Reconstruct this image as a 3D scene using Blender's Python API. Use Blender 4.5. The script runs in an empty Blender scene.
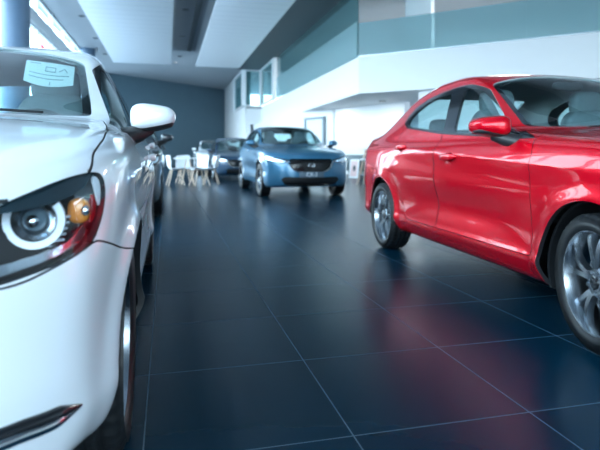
import math, numpy as np
# ---------------------------------------------------------------- car body as a smooth solid
def table(pts, n=900):
    """shape-preserving cubic through (x, v) points -> dense lookup"""
    p = sorted(pts); X = np.array([a for a, _ in p], float); Y = np.array([b for _, b in p], float)
    h = np.diff(X); dl = np.diff(Y) / h; m = np.zeros(len(X))
    m[0], m[-1] = dl[0], dl[-1]
    for i in range(1, len(X) - 1):
        if dl[i-1] * dl[i] > 0:
            w1, w2 = 2*h[i] + h[i-1], h[i] + 2*h[i-1]
            m[i] = (w1 + w2) / (w1/dl[i-1] + w2/dl[i])
    xs = np.linspace(X[0], X[-1], n)
    k = np.clip(np.searchsorted(X, xs) - 1, 0, len(h) - 1)
    t = (xs - X[k]) / h[k]
    ys = ((1+2*t)*(1-t)**2*Y[k] + t*(1-t)**2*h[k]*m[k] + t*t*(3-2*t)*Y[k+1] + t*t*(t-1)*h[k]*m[k+1])
    ker = np.exp(-np.linspace(-1.6, 1.6, 25)**2); ker /= ker.sum()          # soften the second derivative
    pad = np.concatenate([2*ys[0]-ys[12:0:-1], ys, 2*ys[-1]-ys[-2:-14:-1]])
    ys = np.convolve(pad, ker, 'valid')
    return lambda v: np.interp(v, xs, ys)

def smax(a, b, r):
    h = np.maximum(r - np.abs(a - b), 0)
    return np.maximum(a, b) + h*h/(4*r)

class Body:
    def __init__(s, **k):
        s.__dict__.update(k)
        s.zc = table(k['centre']); s.wz = table(k['width']); s.plan = table(k['planform'])
        s.kx = table(k['bend']); s.crown = table(k['crown']); s.rad = table(k['edge'])
        s.xf = table(k['nose']); s.xr = table(k['tail']); s.zb = table(k['under'])
        s.crease = table(k['crease']); s.creaseA = table(k['creaseA']); s.taper = table(k['taper'])
    def halfwidth(s, x, z):
        w = s.wz(z) * s.plan(x) * (1 - s.taper(x)*np.maximum(z - s.belt, 0))
        t = z - s.crease(x)
        w = w + s.creaseA(x) * (np.exp(-np.abs(t)/.05) - .5*np.exp(-((t+.10)/.06)**2))
        for cx, fl in ((0., s.flare[0]), (-s.wheelbase, s.flare[1])):
            r = np.sqrt((x-cx)**2 + (z-s.hub)**2)
            w = w + fl*np.exp(-((r - s.arch)/.055)**2) * (z > s.hub - .6)
        w = w - s.scoop*np.exp(-((z-s.scoopz)/.09)**2)*np.exp(-((x+.47*s.wheelbase)/.62)**4)
        return w
    def ztop(s, x, y):
        xx = x + s.kx(x)*y*y
        return s.zc(xx) - s.crown(xx)*np.abs(y/.8)**2.4
    def f(s, x, y, z):
        y = np.abs(y)
        side = (y - s.halfwidth(x, z))*.97
        e = .01
        g = (s.ztop(x+e, y) - s.ztop(x-e, y))/(2*e)
        top = (z - s.ztop(x, y))/np.sqrt(1 + g*g)
        q = np.clip(y/s.bowY, 0, .9995)
        front = (x - s.xf(z) + s.bowF*(1-(1-q**s.bowP)**(1/s.bowP)))
        front = front/np.sqrt(1+ (s.bowF*np.minimum(q**(s.bowP-1)*(1-q**s.bowP)**(1/s.bowP-1),3)/s.bowY)**2)
        if s.ridge: front = front - s.ridge*np.exp(-np.abs(y - .785)/.05)*np.clip((.66-z)/.08, 0, 1)
        rear = (s.xr(z) - x + s.bowR*(1-(1-q**s.bowQ)**(1/s.bowQ)))
        rear = rear/np.sqrt(1+ (s.bowR*np.minimum(q**(s.bowQ-1)*(1-q**s.bowQ)**(1/s.bowQ-1),3)/s.bowY)**2)
        bot = s.zb(x) - z
        r = s.rad(x)
        v = smax(side, top, r)
        v = smax(v, front, s.rF); v = smax(v, rear, s.rR)
        return smax(v, bot, .05)
    def grad(s, P, e=.006):
        x, y, z = P[:, 0], P[:, 1], P[:, 2]
        g = np.stack([s.f(x+e, y, z)-s.f(x-e, y, z), s.f(x, y+e, z)-s.f(x, y-e, z), s.f(x, y, z+e)-s.f(x, y, z-e)], 1)/(2*e)
        return g
    def normal(s, P):
        g = s.grad(P); return g/np.maximum(np.linalg.norm(g, axis=1, keepdims=True), 1e-9)
    def snap(s, P, off=0., n=4):
        P = P.copy()
        for _ in range(n):
            g = s.grad(P); v = s.f(P[:, 0], P[:, 1], P[:, 2]) - off
            P -= g*(v/np.maximum((g*g).sum(1), .2))[:, None]
        return P
    def hit(s, o, d, t0, t1, n=400):
        """first crossing of a ray with the body"""
        o = np.array(o, float); d = np.array(d, float); ts = np.linspace(t0, t1, n)
        Q = o + ts[:, None]*d; v = s.f(Q[:, 0], Q[:, 1], Q[:, 2])
        k = np.where((v[:-1] > 0) & (v[1:] <= 0))[0]
        if not len(k): return None
        a, b = ts[k[0]], ts[k[0]+1]
        for _ in range(3):
            tt = np.linspace(a, b, 24); Q = o + tt[:, None]*d; v = s.f(Q[:, 0], Q[:, 1], Q[:, 2])
            j = np.where(v <= 0)[0]; j = max(1, j[0]) if len(j) else 23
            a, b = tt[j-1], tt[j]
        return o + a*d
    def nets(s, step, off=0., lo=None, hi=None):
        """surface nets -> verts, quads of the solid f < off"""
        boxed = lo is not None; b0, b1 = np.array(lo if boxed else s.lo, float), np.array(hi if boxed else s.hi, float)
        lo = b0 - 2.3*step; hi = b1 + 2.3*step
        if boxed: b0 = b0 - off; b1 = b1 + off                # deeper skins get a slightly smaller box, so both close up
        n = np.ceil((hi-lo)/step).astype(int)+1
        ax = [lo[i]+step*np.arange(n[i]) for i in range(3)]
        if lo[1] < 0 < hi[1]:
            ax[1] = ax[1] - ax[1][np.argmin(np.abs(ax[1]))] + step*.5
        X, Y, Z = np.meshgrid(*ax, indexing='ij')
        V = s.f(X.ravel(), Y.ravel(), Z.ravel()).reshape(X.shape) - off
        def box(x, y, z): return np.maximum(np.maximum(np.maximum(b0[0]-x, x-b1[0]), np.maximum(b0[1]-y, y-b1[1])), np.maximum(b0[2]-z, z-b1[2]))
        if boxed: V = np.maximum(V, box(X, Y, Z))
        V[V == 0] = 1e-9
        IN = V < 0
        acc = np.zeros(tuple(n-1)+(3,)); cnt = np.zeros(tuple(n-1))
        sl = lambda a, d: tuple(slice(d[i], d[i]+n[i]-1) for i in range(3))
        for axis in range(3):
            o1, o2 = [i for i in range(3) if i != axis]
            for p in (0, 1):
                for q in (0, 1):
                    d0 = [0, 0, 0]; d0[o1] = p; d0[o2] = q; d1 = list(d0); d1[axis] = 1
                    a, b = V[sl(V, d0)], V[sl(V, d1)]
                    m = (a < 0) != (b < 0)
                    t = np.where(m, a/np.where(m, a-b, 1), 0)
                    pos = np.zeros(acc.shape); pos[..., o1] = p; pos[..., o2] = q; pos[..., axis] = t
                    acc += pos*m[..., None]; cnt += m
        act = cnt > 0
        idx = -np.ones(cnt.shape, int); idx[act] = np.arange(act.sum())
        ijk = np.argwhere(act)
        P = np.stack([ax[i][ijk[:, i]] for i in range(3)], 1) + acc[act]/cnt[act][:, None]*step
        quads = []
        for axis in range(3):
            o1, o2 = [(1, 2), (2, 0), (0, 1)][axis]
            s0 = [slice(1, -1)]*3; s0[axis] = slice(0, -1)
            s1 = list(s0); s1[axis] = slice(1, None)
            a, b = IN[tuple(s0)], IN[tuple(s1)]
            e = np.argwhere(a != b)
            flip = a[a != b]
            e = e + np.array([0 if i == axis else 1 for i in range(3)])
            def cell(u, v):
                c = e.copy(); c[:, o1] -= u; c[:, o2] -= v
                return idx[c[:, 0], c[:, 1], c[:, 2]]
            q = np.stack([cell(1, 1), cell(0, 1), cell(0, 0), cell(1, 0)], 1)
            q[~flip] = q[~flip][:, ::-1]
            quads.append(q)
        if boxed:
            m = box(P[:, 0], P[:, 1], P[:, 2]) < -.8*step
            P[m] = s.snap(P[m], off, 3)
        else: P = s.snap(P, off, 3)
        return P, np.concatenate(quads)
def small_car(sedan):
    """a compact car: metres from the front axle, x forward, y to its left, z up"""
    c = [(.95, .60), (.80, .70), (.72, .765), (.60, .815), (.40, .865), (.15, .907), (-.1, .943), (-.40, .978), (-.52, 1.005), (-.62, 1.06), (-.8, 1.15),
         (-1.05, 1.272), (-1.25, 1.350), (-1.45, 1.402)]
    if sedan: c += [(-1.7, 1.42), (-1.95, 1.418), (-2.2, 1.39), (-2.45, 1.33), (-2.7, 1.232), (-2.9, 1.14), (-3.06, 1.073), (-3.2, 1.045), (-3.35, 1.03), (-3.5, 1.01), (-3.62, .99)]
    else: c += [(-1.7, 1.445), (-2.0, 1.465), (-2.3, 1.465), (-2.6, 1.44), (-2.85, 1.40), (-2.95, 1.36), (-3.1, 1.16), (-3.2, .98), (-3.4, .9)]
    L = -3.46 if sedan else -3.24
    feat = dict(
        dlo=[(-2.356, 1.096), (-2.34, 1.165), (-2.235, 1.235), (-2.038, 1.285), (-1.797, 1.312), (-1.562, 1.322), (-1.389, 1.318), (-1.21, 1.281), (-1.035, 1.19), (-.872, 1.095), (-.715, 1.01), (-.43, .920), (-.563, .916), (-.976, .941), (-1.533, .974), (-2.216, 1.046)],
        front_glass=[(-1.451, 1.283), (-1.34, 1.288), (-1.24, 1.262), (-1.12, 1.205), (-1.0, 1.145), (-.87, 1.07), (-.72, .985), (-.60, .945), (-.72, .943), (-1.33, .975)],
        rear_glass=[(-2.255, 1.085), (-2.235, 1.145), (-2.167, 1.185), (-2.047, 1.233), (-1.90, 1.264), (-1.64, 1.284), (-1.49, .99), (-1.823, 1.022), (-2.115, 1.053)],
        windshield=[(-.425, 0), (-.45, .2), (-.511, .352), (-.579, .471), (-.735, .637), (-.881, .612), (-1.073, .572), (-1.27, .532), (-1.295, .40), (-1.32, .2), (-1.33, 0)],
        front_door=[(-.40, .33), (-.415, .5), (-.40, .7), (-.39, .85), (-.47, .96), (-.6, 1.05), (-1.5, 1.2), (-1.475, .8), (-1.47, .33)],
        rear_door=[(-1.478, .33), (-1.483, .8), (-1.51, 1.2), (-2.1, 1.2), (-2.3, 1.04), (-2.3, .85), (-2.23, .7), (-2.14, .5), (-2.05, .40), (-1.99, .33)],
        hood=[(.72, 0), (.70, .3), (.66, .50), (.594, .652), (.522, .71), (.45, .758), (.405, .778), (.375, .780), (.34, .776), (.277, .778), (.117, .775), (-.2, .752), (-.51, .716), (-.70, .685), (-.60, .52), (-.53, .36), (-.47, .2), (-.445, 0)],
        headlight=[(-.23, .70), (-.10, .712), (.045, .738), (.074, .749), (.138, .768), (.175, .778), (.217, .786), (.265, .791), (.297, .790), (.307, .776), (.303, .748), (.285, .706), (.244, .653), (.201, .636), (.157, .626), (.099, .617), (.032, .607), (-.10, .612), (-.22, .64)],
        cover=[(-.23, .695), (-.10, .70), (.043, .725), (.078, .727), (.117, .731), (.163, .738), (.202, .747), (.245, .763), (.281, .786), (.297, .79), (.265, .797), (.217, .80), (.138, .79), (.045, .76), (-.23, .73)],
        bumper=[(.13, .10), (.13, .578), (.25, .600), (.443, .652), (.60, .600), (.95, .60), (.95, .10)],
        grille=[(0, .68), (.40, .68), (.44, .65), (.36, .50), (.28, .45), (0, .44)],
        intake=[(0, .38), (.42, .38), (.48, .33), (.42, .25), (0, .24)],
        wing=[(0, .44), (.14, .442), (.28, .455), (.36, .51), (.42, .60), (.47, .64)],
        plate=.47, mirror=(-.70, .885, .985), handles=[(-1.245, .817), (-2.11, .892)],
        rear_window=[(-2.42, 0), (-2.40, .3), (-2.36, .46), (-2.62, .50), (-2.88, .53), (-3.0, .4), (-3.03, 0)] if sedan else [(-2.9, 0), (-2.88, .3), (-2.85, .46), (-3.02, .50), (-3.06, .4), (-3.08, 0)],
        tail_light=[(-2.05, .93), (-1.86, .95), (-1.72, .93), (-1.74, .82), (-1.88, .80), (-2.05, .83)],
        tyre=.292, track=.742, seats=(-1.22, -2.02, .0), roof=1.42)
    return Body(centre=c, belt=.90, wheelbase=2.57, hub=.292, arch=.345, flare=(.018, .014) if sedan else (.030, .014), scoop=.020 if sedan else .010, scoopz=.50,
        width=[(.0, .70), (.16, .745), (.22, .785), (.28, .822), (.315, .836), (.36, .826), (.45, .820), (.55, .828), (.66, .842), (.74, .845), (.82, .838), (.88, .818), (.93, .782), (1.0, .757), (1.15, .69), (1.3, .61), (1.4, .55), (1.6, .44)],
        planform=[(1.0, .93), (.7, .965), (.4, .99), (0, .997), (-.6, 1.), (-1.3, 1.003), (-2., 1.004), (-2.57, .998), (-3., .972), (-3.3, .94), (-3.7, .88)],
        taper=[(1, .0), (-.4, .0), (-1.6, .0), (-2.2, .05), (-2.7, .22), (-3.2, .42), (-3.6, .5)],
        bend=[(1, .12), (.5, .18), (0, .3), (-.5, .62), (-1.1, .5), (-1.5, .2), (-1.9, 0), (-2.4, -.1), (-2.8, -.3), (-3.3, -.25), (-3.6, -.1)],
        crown=[(1, .02), (.3, .012), (-.45, .012), (-.7, .02), (-1.2, .05), (-1.7, .06), (-2.2, .06), (-2.8, .05), (-3.2, .03), (-3.6, .03)],
        edge=[(1, .09), (.2, .075), (-.4, .06), (-.8, .045), (-1.2, .06), (-2.2, .07), (-2.8, .08), (-3.2, .07), (-3.6, .08)],
        nose=[(0, .62), (.16, .68), (.24, .755), (.32, .785), (.42, .80), (.55, .80), (.66, .79), (.74, .765), (.82, .72), (.9, .64), (1.2, .5), (1.5, .4)],
        tail=[(0, L+.16), (.2, L+.10), (.32, L+.02), (.45, L), (.6, L+.01), (.72, L+.04), (.85, L+.05), (.95, L+.05), (1.04, L+.03), (1.2, L+.06), (1.6, L+.3)],
        under=[(1., .26), (.7, .215), (.4, .19), (0, .19), (-2.6, .195), (-3., .24), (-3.3, .29), (-3.6, .33)],
        crease=[(1., .72), (.4, .745), (0., .765), (-.4, .79), (-1.26, .838), (-2.06, .885), (-2.8, .915), (-3.5, .925)],
        creaseA=[(1., 0), (.45, 0), (.1, .006), (-.5, .012), (-1.3, .014), (-2.2, .014), (-3., .008), (-3.5, 0)],
        bowY=.885, bowF=.80, bowP=2.55, bowR=.62, bowQ=2.9, rF=.06, rR=.07, ridge=.007,
        lo=[L-.05, -.9, .1], hi=[.86, .9, 1.5], feat=feat)

def crossover():
    c = [(1.0, .66), (.87, .76), (.78, .84), (.62, .892), (.35, .948), (0, .995), (-.3, 1.035), (-.48, 1.07), (-.6, 1.12), (-.8, 1.23), (-1.05, 1.355), (-1.3, 1.44), (-1.55, 1.487), (-1.9, 1.505), (-2.3, 1.495), (-2.7, 1.46), (-3.0, 1.41), (-3.1, 1.36), (-3.25, 1.17), (-3.36, 1.02), (-3.5, .95)]
    feat = dict(
        dlo=[(-.50, 1.02), (-.80, 1.13), (-1.05, 1.26), (-1.25, 1.345), (-1.5, 1.385), (-1.9, 1.395), (-2.3, 1.38), (-2.75, 1.31), (-2.85, 1.24), (-2.75, 1.17), (-2.3, 1.09), (-1.5, 1.035)],
        front_glass=[(-.62, 1.04), (-.82, 1.115), (-1.05, 1.235), (-1.25, 1.32), (-1.45, 1.36), (-1.46, 1.055)],
        rear_glass=[(-1.54, 1.06), (-1.55, 1.365), (-1.9, 1.37), (-2.3, 1.355), (-2.6, 1.30), (-2.6, 1.16), (-2.3, 1.11)],
        windshield=[(-.45, 0), (-.48, .2), (-.53, .352), (-.62, .5), (-.78, .66), (-.95, .645), (-1.15, .61), (-1.42, .56), (-1.46, .40), (-1.50, .2), (-1.51, 0)],
        front_door=[(-.42, .38), (-.42, .6), (-.40, .9), (-.46, 1.05), (-.6, 1.15), (-1.51, 1.25), (-1.49, .38)],
        rear_door=[(-1.497, .38), (-1.518, 1.25), (-2.3, 1.25), (-2.38, 1.05), (-2.32, .85), (-2.2, .68), (-2.12, .5), (-2.05, .38)],
        hood=[(.77, 0), (.74, .3), (.66, .50), (.52, .66), (.36, .745), (.12, .77), (-.3, .755), (-.6, .72), (-.74, .69), (-.64, .52), (-.56, .36), (-.50, .2), (-.48, 0)],
        headlight=[(-.26, .735), (-.10, .765), (.05, .795), (.18, .822), (.29, .835), (.31, .81), (.28, .76), (.20, .715), (.05, .69), (-.12, .68), (-.24, .69)],
        cover=None,
        bumper=[(.32, .10), (.37, .3), (.39, .5), (.34, .62), (.46, .69), (.62, .65), (.98, .65), (.98, .10)],
        grille=[(0, .755), (.40, .755), (.43, .72), (.36, .57), (.27, .515), (0, .505)],
        intake=[(0, .395), (.52, .415), (.58, .36), (.48, .255), (0, .235)],
        wing=[(0, .50), (.14, .502), (.27, .513), (.37, .575), (.44, .69), (.50, .715)],
        plate=.455, mirror=(-.70, .93, 1.09), handles=[(-1.25, .93), (-2.13, .985)],
        rear_window=[(-3.0, 0), (-2.98, .3), (-2.95, .5), (-3.12, .55), (-3.2, .4), (-3.22, 0)],
        tail_light=[(-2.03, 1.0), (-1.86, 1.02), (-1.76, .98), (-1.8, .86), (-1.95, .85), (-2.03, .88)],
        tyre=.335, track=.765, seats=(-1.25, -2.05, .1), roof=1.49)
    return Body(centre=c, belt=1.0, wheelbase=2.57, hub=.335, arch=.405, flare=(.014, .014), scoop=.022, scoopz=.56,
        width=[(.0, .74), (.2, .79), (.28, .835), (.36, .858), (.42, .855), (.5, .846), (.6, .855), (.72, .872), (.82, .875), (.92, .865), (.98, .838), (1.03, .80), (1.1, .775), (1.25, .715), (1.38, .645), (1.46, .585), (1.7, .45)],
        planform=[(1.0, .93), (.7, .965), (.4, .988), (0, .998), (-.6, 1.), (-1.3, 1.003), (-2., 1.004), (-2.57, .998), (-3., .972), (-3.3, .94), (-3.7, .88)],
        taper=[(1, .0), (-.4, .0), (-1.6, .0), (-2.2, .05), (-2.7, .16), (-3.2, .3), (-3.6, .4)],
        bend=[(1, .12), (.5, .18), (0, .3), (-.5, .55), (-1.1, .5), (-1.5, .2), (-1.9, 0), (-2.4, -.1), (-2.8, -.2), (-3.3, -.2), (-3.6, -.1)],
        crown=[(1, .02), (.3, .014), (-.45, .014), (-.7, .02), (-1.2, .05), (-1.7, .06), (-2.2, .06), (-2.8, .05), (-3.2, .03), (-3.6, .03)],
        edge=[(1, .09), (.2, .08), (-.4, .06), (-.8, .05), (-1.2, .06), (-2.2, .07), (-2.8, .08), (-3.2, .07), (-3.6, .08)],
        nose=[(0, .70), (.18, .75), (.26, .81), (.36, .845), (.5, .855), (.62, .85), (.72, .835), (.80, .80), (.88, .74), (.96, .66), (1.2, .5), (1.6, .4)],
        tail=[(0, -3.22), (.25, -3.32), (.4, -3.41), (.6, -3.42), (.8, -3.38), (.95, -3.34), (1.1, -3.3), (1.3, -3.2), (1.6, -3.0)],
        under=[(1., .27), (.7, .22), (.4, .20), (0, .21), (-2.6, .215), (-3., .25), (-3.3, .31), (-3.6, .35)],
        crease=[(1., .80), (.4, .84), (0., .87), (-.4, .90), (-1.25, .95), (-2.06, .99), (-2.8, 1.01), (-3.5, 1.02)],
        creaseA=[(1., 0), (.45, 0), (.1, .006), (-.5, .012), (-1.3, .012), (-2.2, .014), (-3., .008), (-3.5, 0)],
        bowY=.925, bowF=.80, bowP=2.6, bowR=.62, bowQ=2.9, rF=.06, rR=.07, ridge=0,
        lo=[-3.47, -.95, .1], hi=[.93, .95, 1.56], feat=feat)
import bpy, bmesh, random
from mathutils import Vector, Matrix
R = math.radians
scene = bpy.context.scene
COL = scene.collection

# ---------------------------------------------------------------- objects, names, labels
def link(name, me, mat=None, parent=None, smooth=True, kind=None, label=None):
    o = bpy.data.objects.new(name, me); COL.objects.link(o)
    if mat is not None and me is not None and not len(me.materials): me.materials.append(mat)
    if parent: o.parent = parent
    if kind: o['kind'] = kind
    if label: o['label'] = label
    return o
def tag(o, label, cat, group=None):
    o['label'] = label; o['category'] = cat
    if group: o['group'] = group
    return o
def thing(name, label, cat, loc=(0, 0, 0), rz=0, group=None):
    o = bpy.data.objects.new(name, None); COL.objects.link(o); o.empty_display_size = .1
    o.location = loc; o.rotation_euler = (0, 0, rz)
    return tag(o, label, cat, group)
def copy_tree(o, parent=None):
    c = o.copy(); COL.objects.link(c)
    if parent: c.parent = parent
    for ch in list(o.children): copy_tree(ch, c)
    return c
def mesh(name, V, F, smooth=True, fix=False):
    me = bpy.data.meshes.new(name)
    me.from_pydata([tuple(map(float, v)) for v in V], [], [tuple(map(int, f)) for f in F]); me.update()
    if fix:
        bm = bmesh.new(); bm.from_mesh(me); bmesh.ops.recalc_face_normals(bm, faces=bm.faces); bm.to_mesh(me); bm.free()
    if smooth: me.shade_smooth()
    return me
class MB:
    """gathers simple shapes into one mesh"""
    def __init__(s): s.V = []; s.F = []; s.M = []; s.m = 0
    def add(s, V, F):
        k = len(s.V); s.V += [tuple(v) for v in V]; s.F += [tuple(i+k for i in f) for f in F]; s.M += [s.m]*len(F); return s
    def box(s, a, b, bev=0):
        (x0, y0, z0), (x1, y1, z1) = a, b
        if bev <= 0:
            return s.add([(x0,y0,z0),(x1,y0,z0),(x1,y1,z0),(x0,y1,z0),(x0,y0,z1),(x1,y0,z1),(x1,y1,z1),(x0,y1,z1)],
                     [(0,3,2,1),(4,5,6,7),(0,1,5,4),(1,2,6,5),(2,3,7,6),(3,0,4,7)])
        bm = bmesh.new(); bmesh.ops.create_cube(bm, size=1)
        for v in bm.verts: v.co = Vector(((x0+x1)/2+v.co.x*(x1-x0), (y0+y1)/2+v.co.y*(y1-y0), (z0+z1)/2+v.co.z*(z1-z0)))
        bmesh.ops.bevel(bm, geom=list(bm.edges), offset=bev, segments=2, affect='EDGES', profile=.5)
        return s.bm(bm)
    def bm(s, bm):
        bm.verts.index_update(); s.add([v.co[:] for v in bm.verts], [[v.index for v in f.verts] for f in bm.faces]); bm.free(); return s
    def tube(s, pts, r, n=10, cap=True):
        """tube along points; r number or list"""
        pts = [Vector(p) for p in pts]; rs = r if isinstance(r, (list, tuple)) else [r]*len(pts)
        V = []; F = []; ref = None
        for i, p in enumerate(pts):
            t = (pts[min(i+1, len(pts)-1)] - pts[max(i-1, 0)]).normalized()
            if ref is None: ref = t.orthogonal().normalized()
            ref = (ref - t*ref.dot(t)).normalized(); b = t.cross(ref)
            for k in range(n):
                a = 2*math.pi*k/n; V.append(p + (ref*math.cos(a) + b*math.sin(a))*rs[i])
        for i in range(len(pts)-1):
            for k in range(n): F.append((i*n+k, i*n+(k+1) % n, (i+1)*n+(k+1) % n, (i+1)*n+k))
        if cap: F.append(tuple(range(n-1, -1, -1))); F.append(tuple((len(pts)-1)*n+k for k in range(n)))
        return s.add(V, F)
    def lathe(s, prof, n=32, axis='z', at=(0, 0, 0), close=False):
        """prof: (radius, height) rows turned round an axis"""
        V = []; F = []
        for r, h in prof:
            for k in range(n):
                a = 2*math.pi*k/n; c, d = r*math.cos(a), r*math.sin(a)
                p = {'z': (c, d, h), 'y': (d, h, c), 'x': (h, c, d)}[axis]
                V.append((p[0]+at[0], p[1]+at[1], p[2]+at[2]))
        m = len(prof)
        for i in range(m-1 if not close else m):
            j = (i+1) % m
            for k in range(n): F.append((i*n+k, i*n+(k+1) % n, j*n+(k+1) % n, j*n+k))
        if not close:
            F.append(tuple(range(n-1, -1, -1))); F.append(tuple((m-1)*n+k for k in range(n)))
        return s.add(V, F)
    def blob(s, c, r, e1=.6, e2=.6, nu=28, nv=16, deform=None):
        """rounded box (superellipsoid)"""
        sp = lambda v, e: math.copysign(abs(v)**e, v)
        V = [(0, 0, -1)]; F = []
        for i in range(1, nv):
            t = -math.pi/2 + math.pi*i/nv
            for k in range(nu):
                a = 2*math.pi*k/nu
                V.append((sp(math.cos(t), e1)*sp(math.cos(a), e2), sp(math.cos(t), e1)*sp(math.sin(a), e2), sp(math.sin(t), e1)))
        V.append((0, 0, 1)); L = len(V)-1
        for k in range(nu):
            F.append((0, 1+(k+1) % nu, 1+k)); F.append((L, L-nu+k, L-nu+(k+1) % nu))
        for i in range(nv-2):
            for k in range(nu):
                F.append((1+i*nu+k, 1+i*nu+(k+1) % nu, 1+(i+1)*nu+(k+1) % nu, 1+(i+1)*nu+k))
        if deform: V = [deform(*v) for v in V]
        return s.add([(c[0]+v[0]*r[0], c[1]+v[1]*r[1], c[2]+v[2]*r[2]) for v in V], F)
    def build(s, name, mats, parent=None, smooth=True, sharp=35, **k):
        me = mesh(name, s.V, s.F, False, True)
        for m in (mats if isinstance(mats, (list, tuple)) else [mats]): me.materials.append(m)
        if any(s.M): me.polygons.foreach_set('material_index', s.M)
        if smooth: me.shade_smooth(); me.set_sharp_from_angle(angle=R(sharp))
        return link(name, me, None, parent, **k)

# ---------------------------------------------------------------- cutting a solid with prisms
WORK = bpy.data.scenes.new('work')
def boolean(me, cut, op):
    a = bpy.data.objects.new('work', me); b = bpy.data.objects.new('cut', cut)
    WORK.collection.objects.link(a); WORK.collection.objects.link(b)
    m = a.modifiers.new('b', 'BOOLEAN'); m.solver = 'MANIFOLD'; m.operation = op; m.object = b
    with bpy.context.temp_override(scene=WORK, view_layer=WORK.view_layers[0]):
        dg = bpy.context.evaluated_depsgraph_get()
    out = bpy.data.meshes.new_from_object(a.evaluated_get(dg), depsgraph=dg)
    bpy.data.objects.remove(a); bpy.data.objects.remove(b)
    return out
def soften(poly, r):
    out = []; n = len(poly); P = [Vector(p) for p in poly]
    for i in range(n):
        a, p, b = P[i-1], P[i], P[(i+1) % n]
        ra = min(r, (a-p).length*.48); rb = min(r, (b-p).length*.48)
        A = p + (a-p).normalized()*ra; B = p + (b-p).normalized()*rb
        for t in (0, .25, .5, .75, 1): out.append(A*(1-t)**2 + p*2*t*(1-t) + B*t*t)
    res = []
    for p in out:
        if not res or (p-res[-1]).length > 1e-4: res.append(p)
    if (res[0]-res[-1]).length < 1e-4: res.pop()
    return res
def grow(poly, d):
    P = [Vector(p) for p in poly]; n = len(P)
    A = sum(P[i].x*P[(i+1) % n].y - P[(i+1) % n].x*P[i].y for i in range(n))
    out = []
    for i in range(n):
        e1 = (P[i]-P[i-1]).normalized(); e2 = (P[(i+1) % n]-P[i]).normalized()
        n1 = Vector((e1.y, -e1.x)); n2 = Vector((e2.y, -e2.x)); m = n1+n2
        if m.length < .3: m = n1
        m.normalize(); k = d/max(m.dot(n1), .5)
        out.append(P[i] + m*k*(1 if A > 0 else -1))
    return out
def frame(kind, s=1):
    q = math.sqrt(.5)
    return {'side': ((1, 0, 0), (0, 0, 1), (0, s, 0)), 'top': ((1, 0, 0), (0, 1, 0), (0, 0, 1)), 'front': ((0, 1, 0), (0, 0, 1), (1, 0, 0)),
            'corner': ((-q, s*q, 0), (0, 0, 1), (q, s*q, 0)), 'tail': ((q, s*q, 0), (0, 0, 1), (-q, s*q, 0))}[kind]
def glass_frame(B, s):
    """plane lying along the sloping side glass"""
    z1, z2 = B.belt+.03, B.belt+.40; y1, y2 = float(B.wz(z1)), float(B.wz(z2)); k = (y2-y1)/(z2-z1)
    n = Vector((0, 1, -k)).normalized()
    return ((1, 0, 0), (0, s*k, 1), (0, s*n.y, n.z), (0, s*(y1-k*z1), 0))
def prism(poly, fr, n0, n1):
    U, V, N = (Vector(a) for a in fr[:3]); O = Vector(fr[3]) if len(fr) > 3 else Vector(); k = len(poly)
    P = [O+U*p[0]+V*p[1]+N*n0 for p in poly] + [O+U*p[0]+V*p[1]+N*n1 for p in poly]
    F = [tuple(range(k-1, -1, -1)), tuple(range(k, 2*k))] + [(i, (i+1) % k, k+(i+1) % k, k+i) for i in range(k)]
    me = mesh('prism', P, F, False)
    bm = bmesh.new(); bm.from_mesh(me); bmesh.ops.triangulate(bm, faces=[f for f in bm.faces if len(f.verts) > 4]); bmesh.ops.recalc_face_normals(bm, faces=bm.faces)
    if bm.calc_volume(signed=True) < 0: bmesh.ops.reverse_faces(bm, faces=bm.faces)
    bm.to_mesh(me); bm.free(); return me
def mirror_poly(half):
    """half outline (along, y>=0) -> whole outline symmetric about y = 0"""
    h = [tuple(p) for p in half]
    return h + [(x, -y) for x, y in reversed(h) if y > 1e-6]
def mirror_front(half):
    h = [tuple(p) for p in half]
    return h + [(-y, z) for y, z in reversed(h) if y > 1e-6]
def shell(B, step, o0, o1, lo=None, hi=None):
    """the skin of the body between two depths, as one closed solid"""
    P, Q = B.nets(step, o0, lo, hi); P2, Q2 = B.nets(step, o1, lo, hi)
    V = np.concatenate([P, P2]); F = np.concatenate([Q, Q2[:, ::-1] + len(P)])
    me = mesh('shell', V, F.tolist(), False)
    return me
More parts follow.
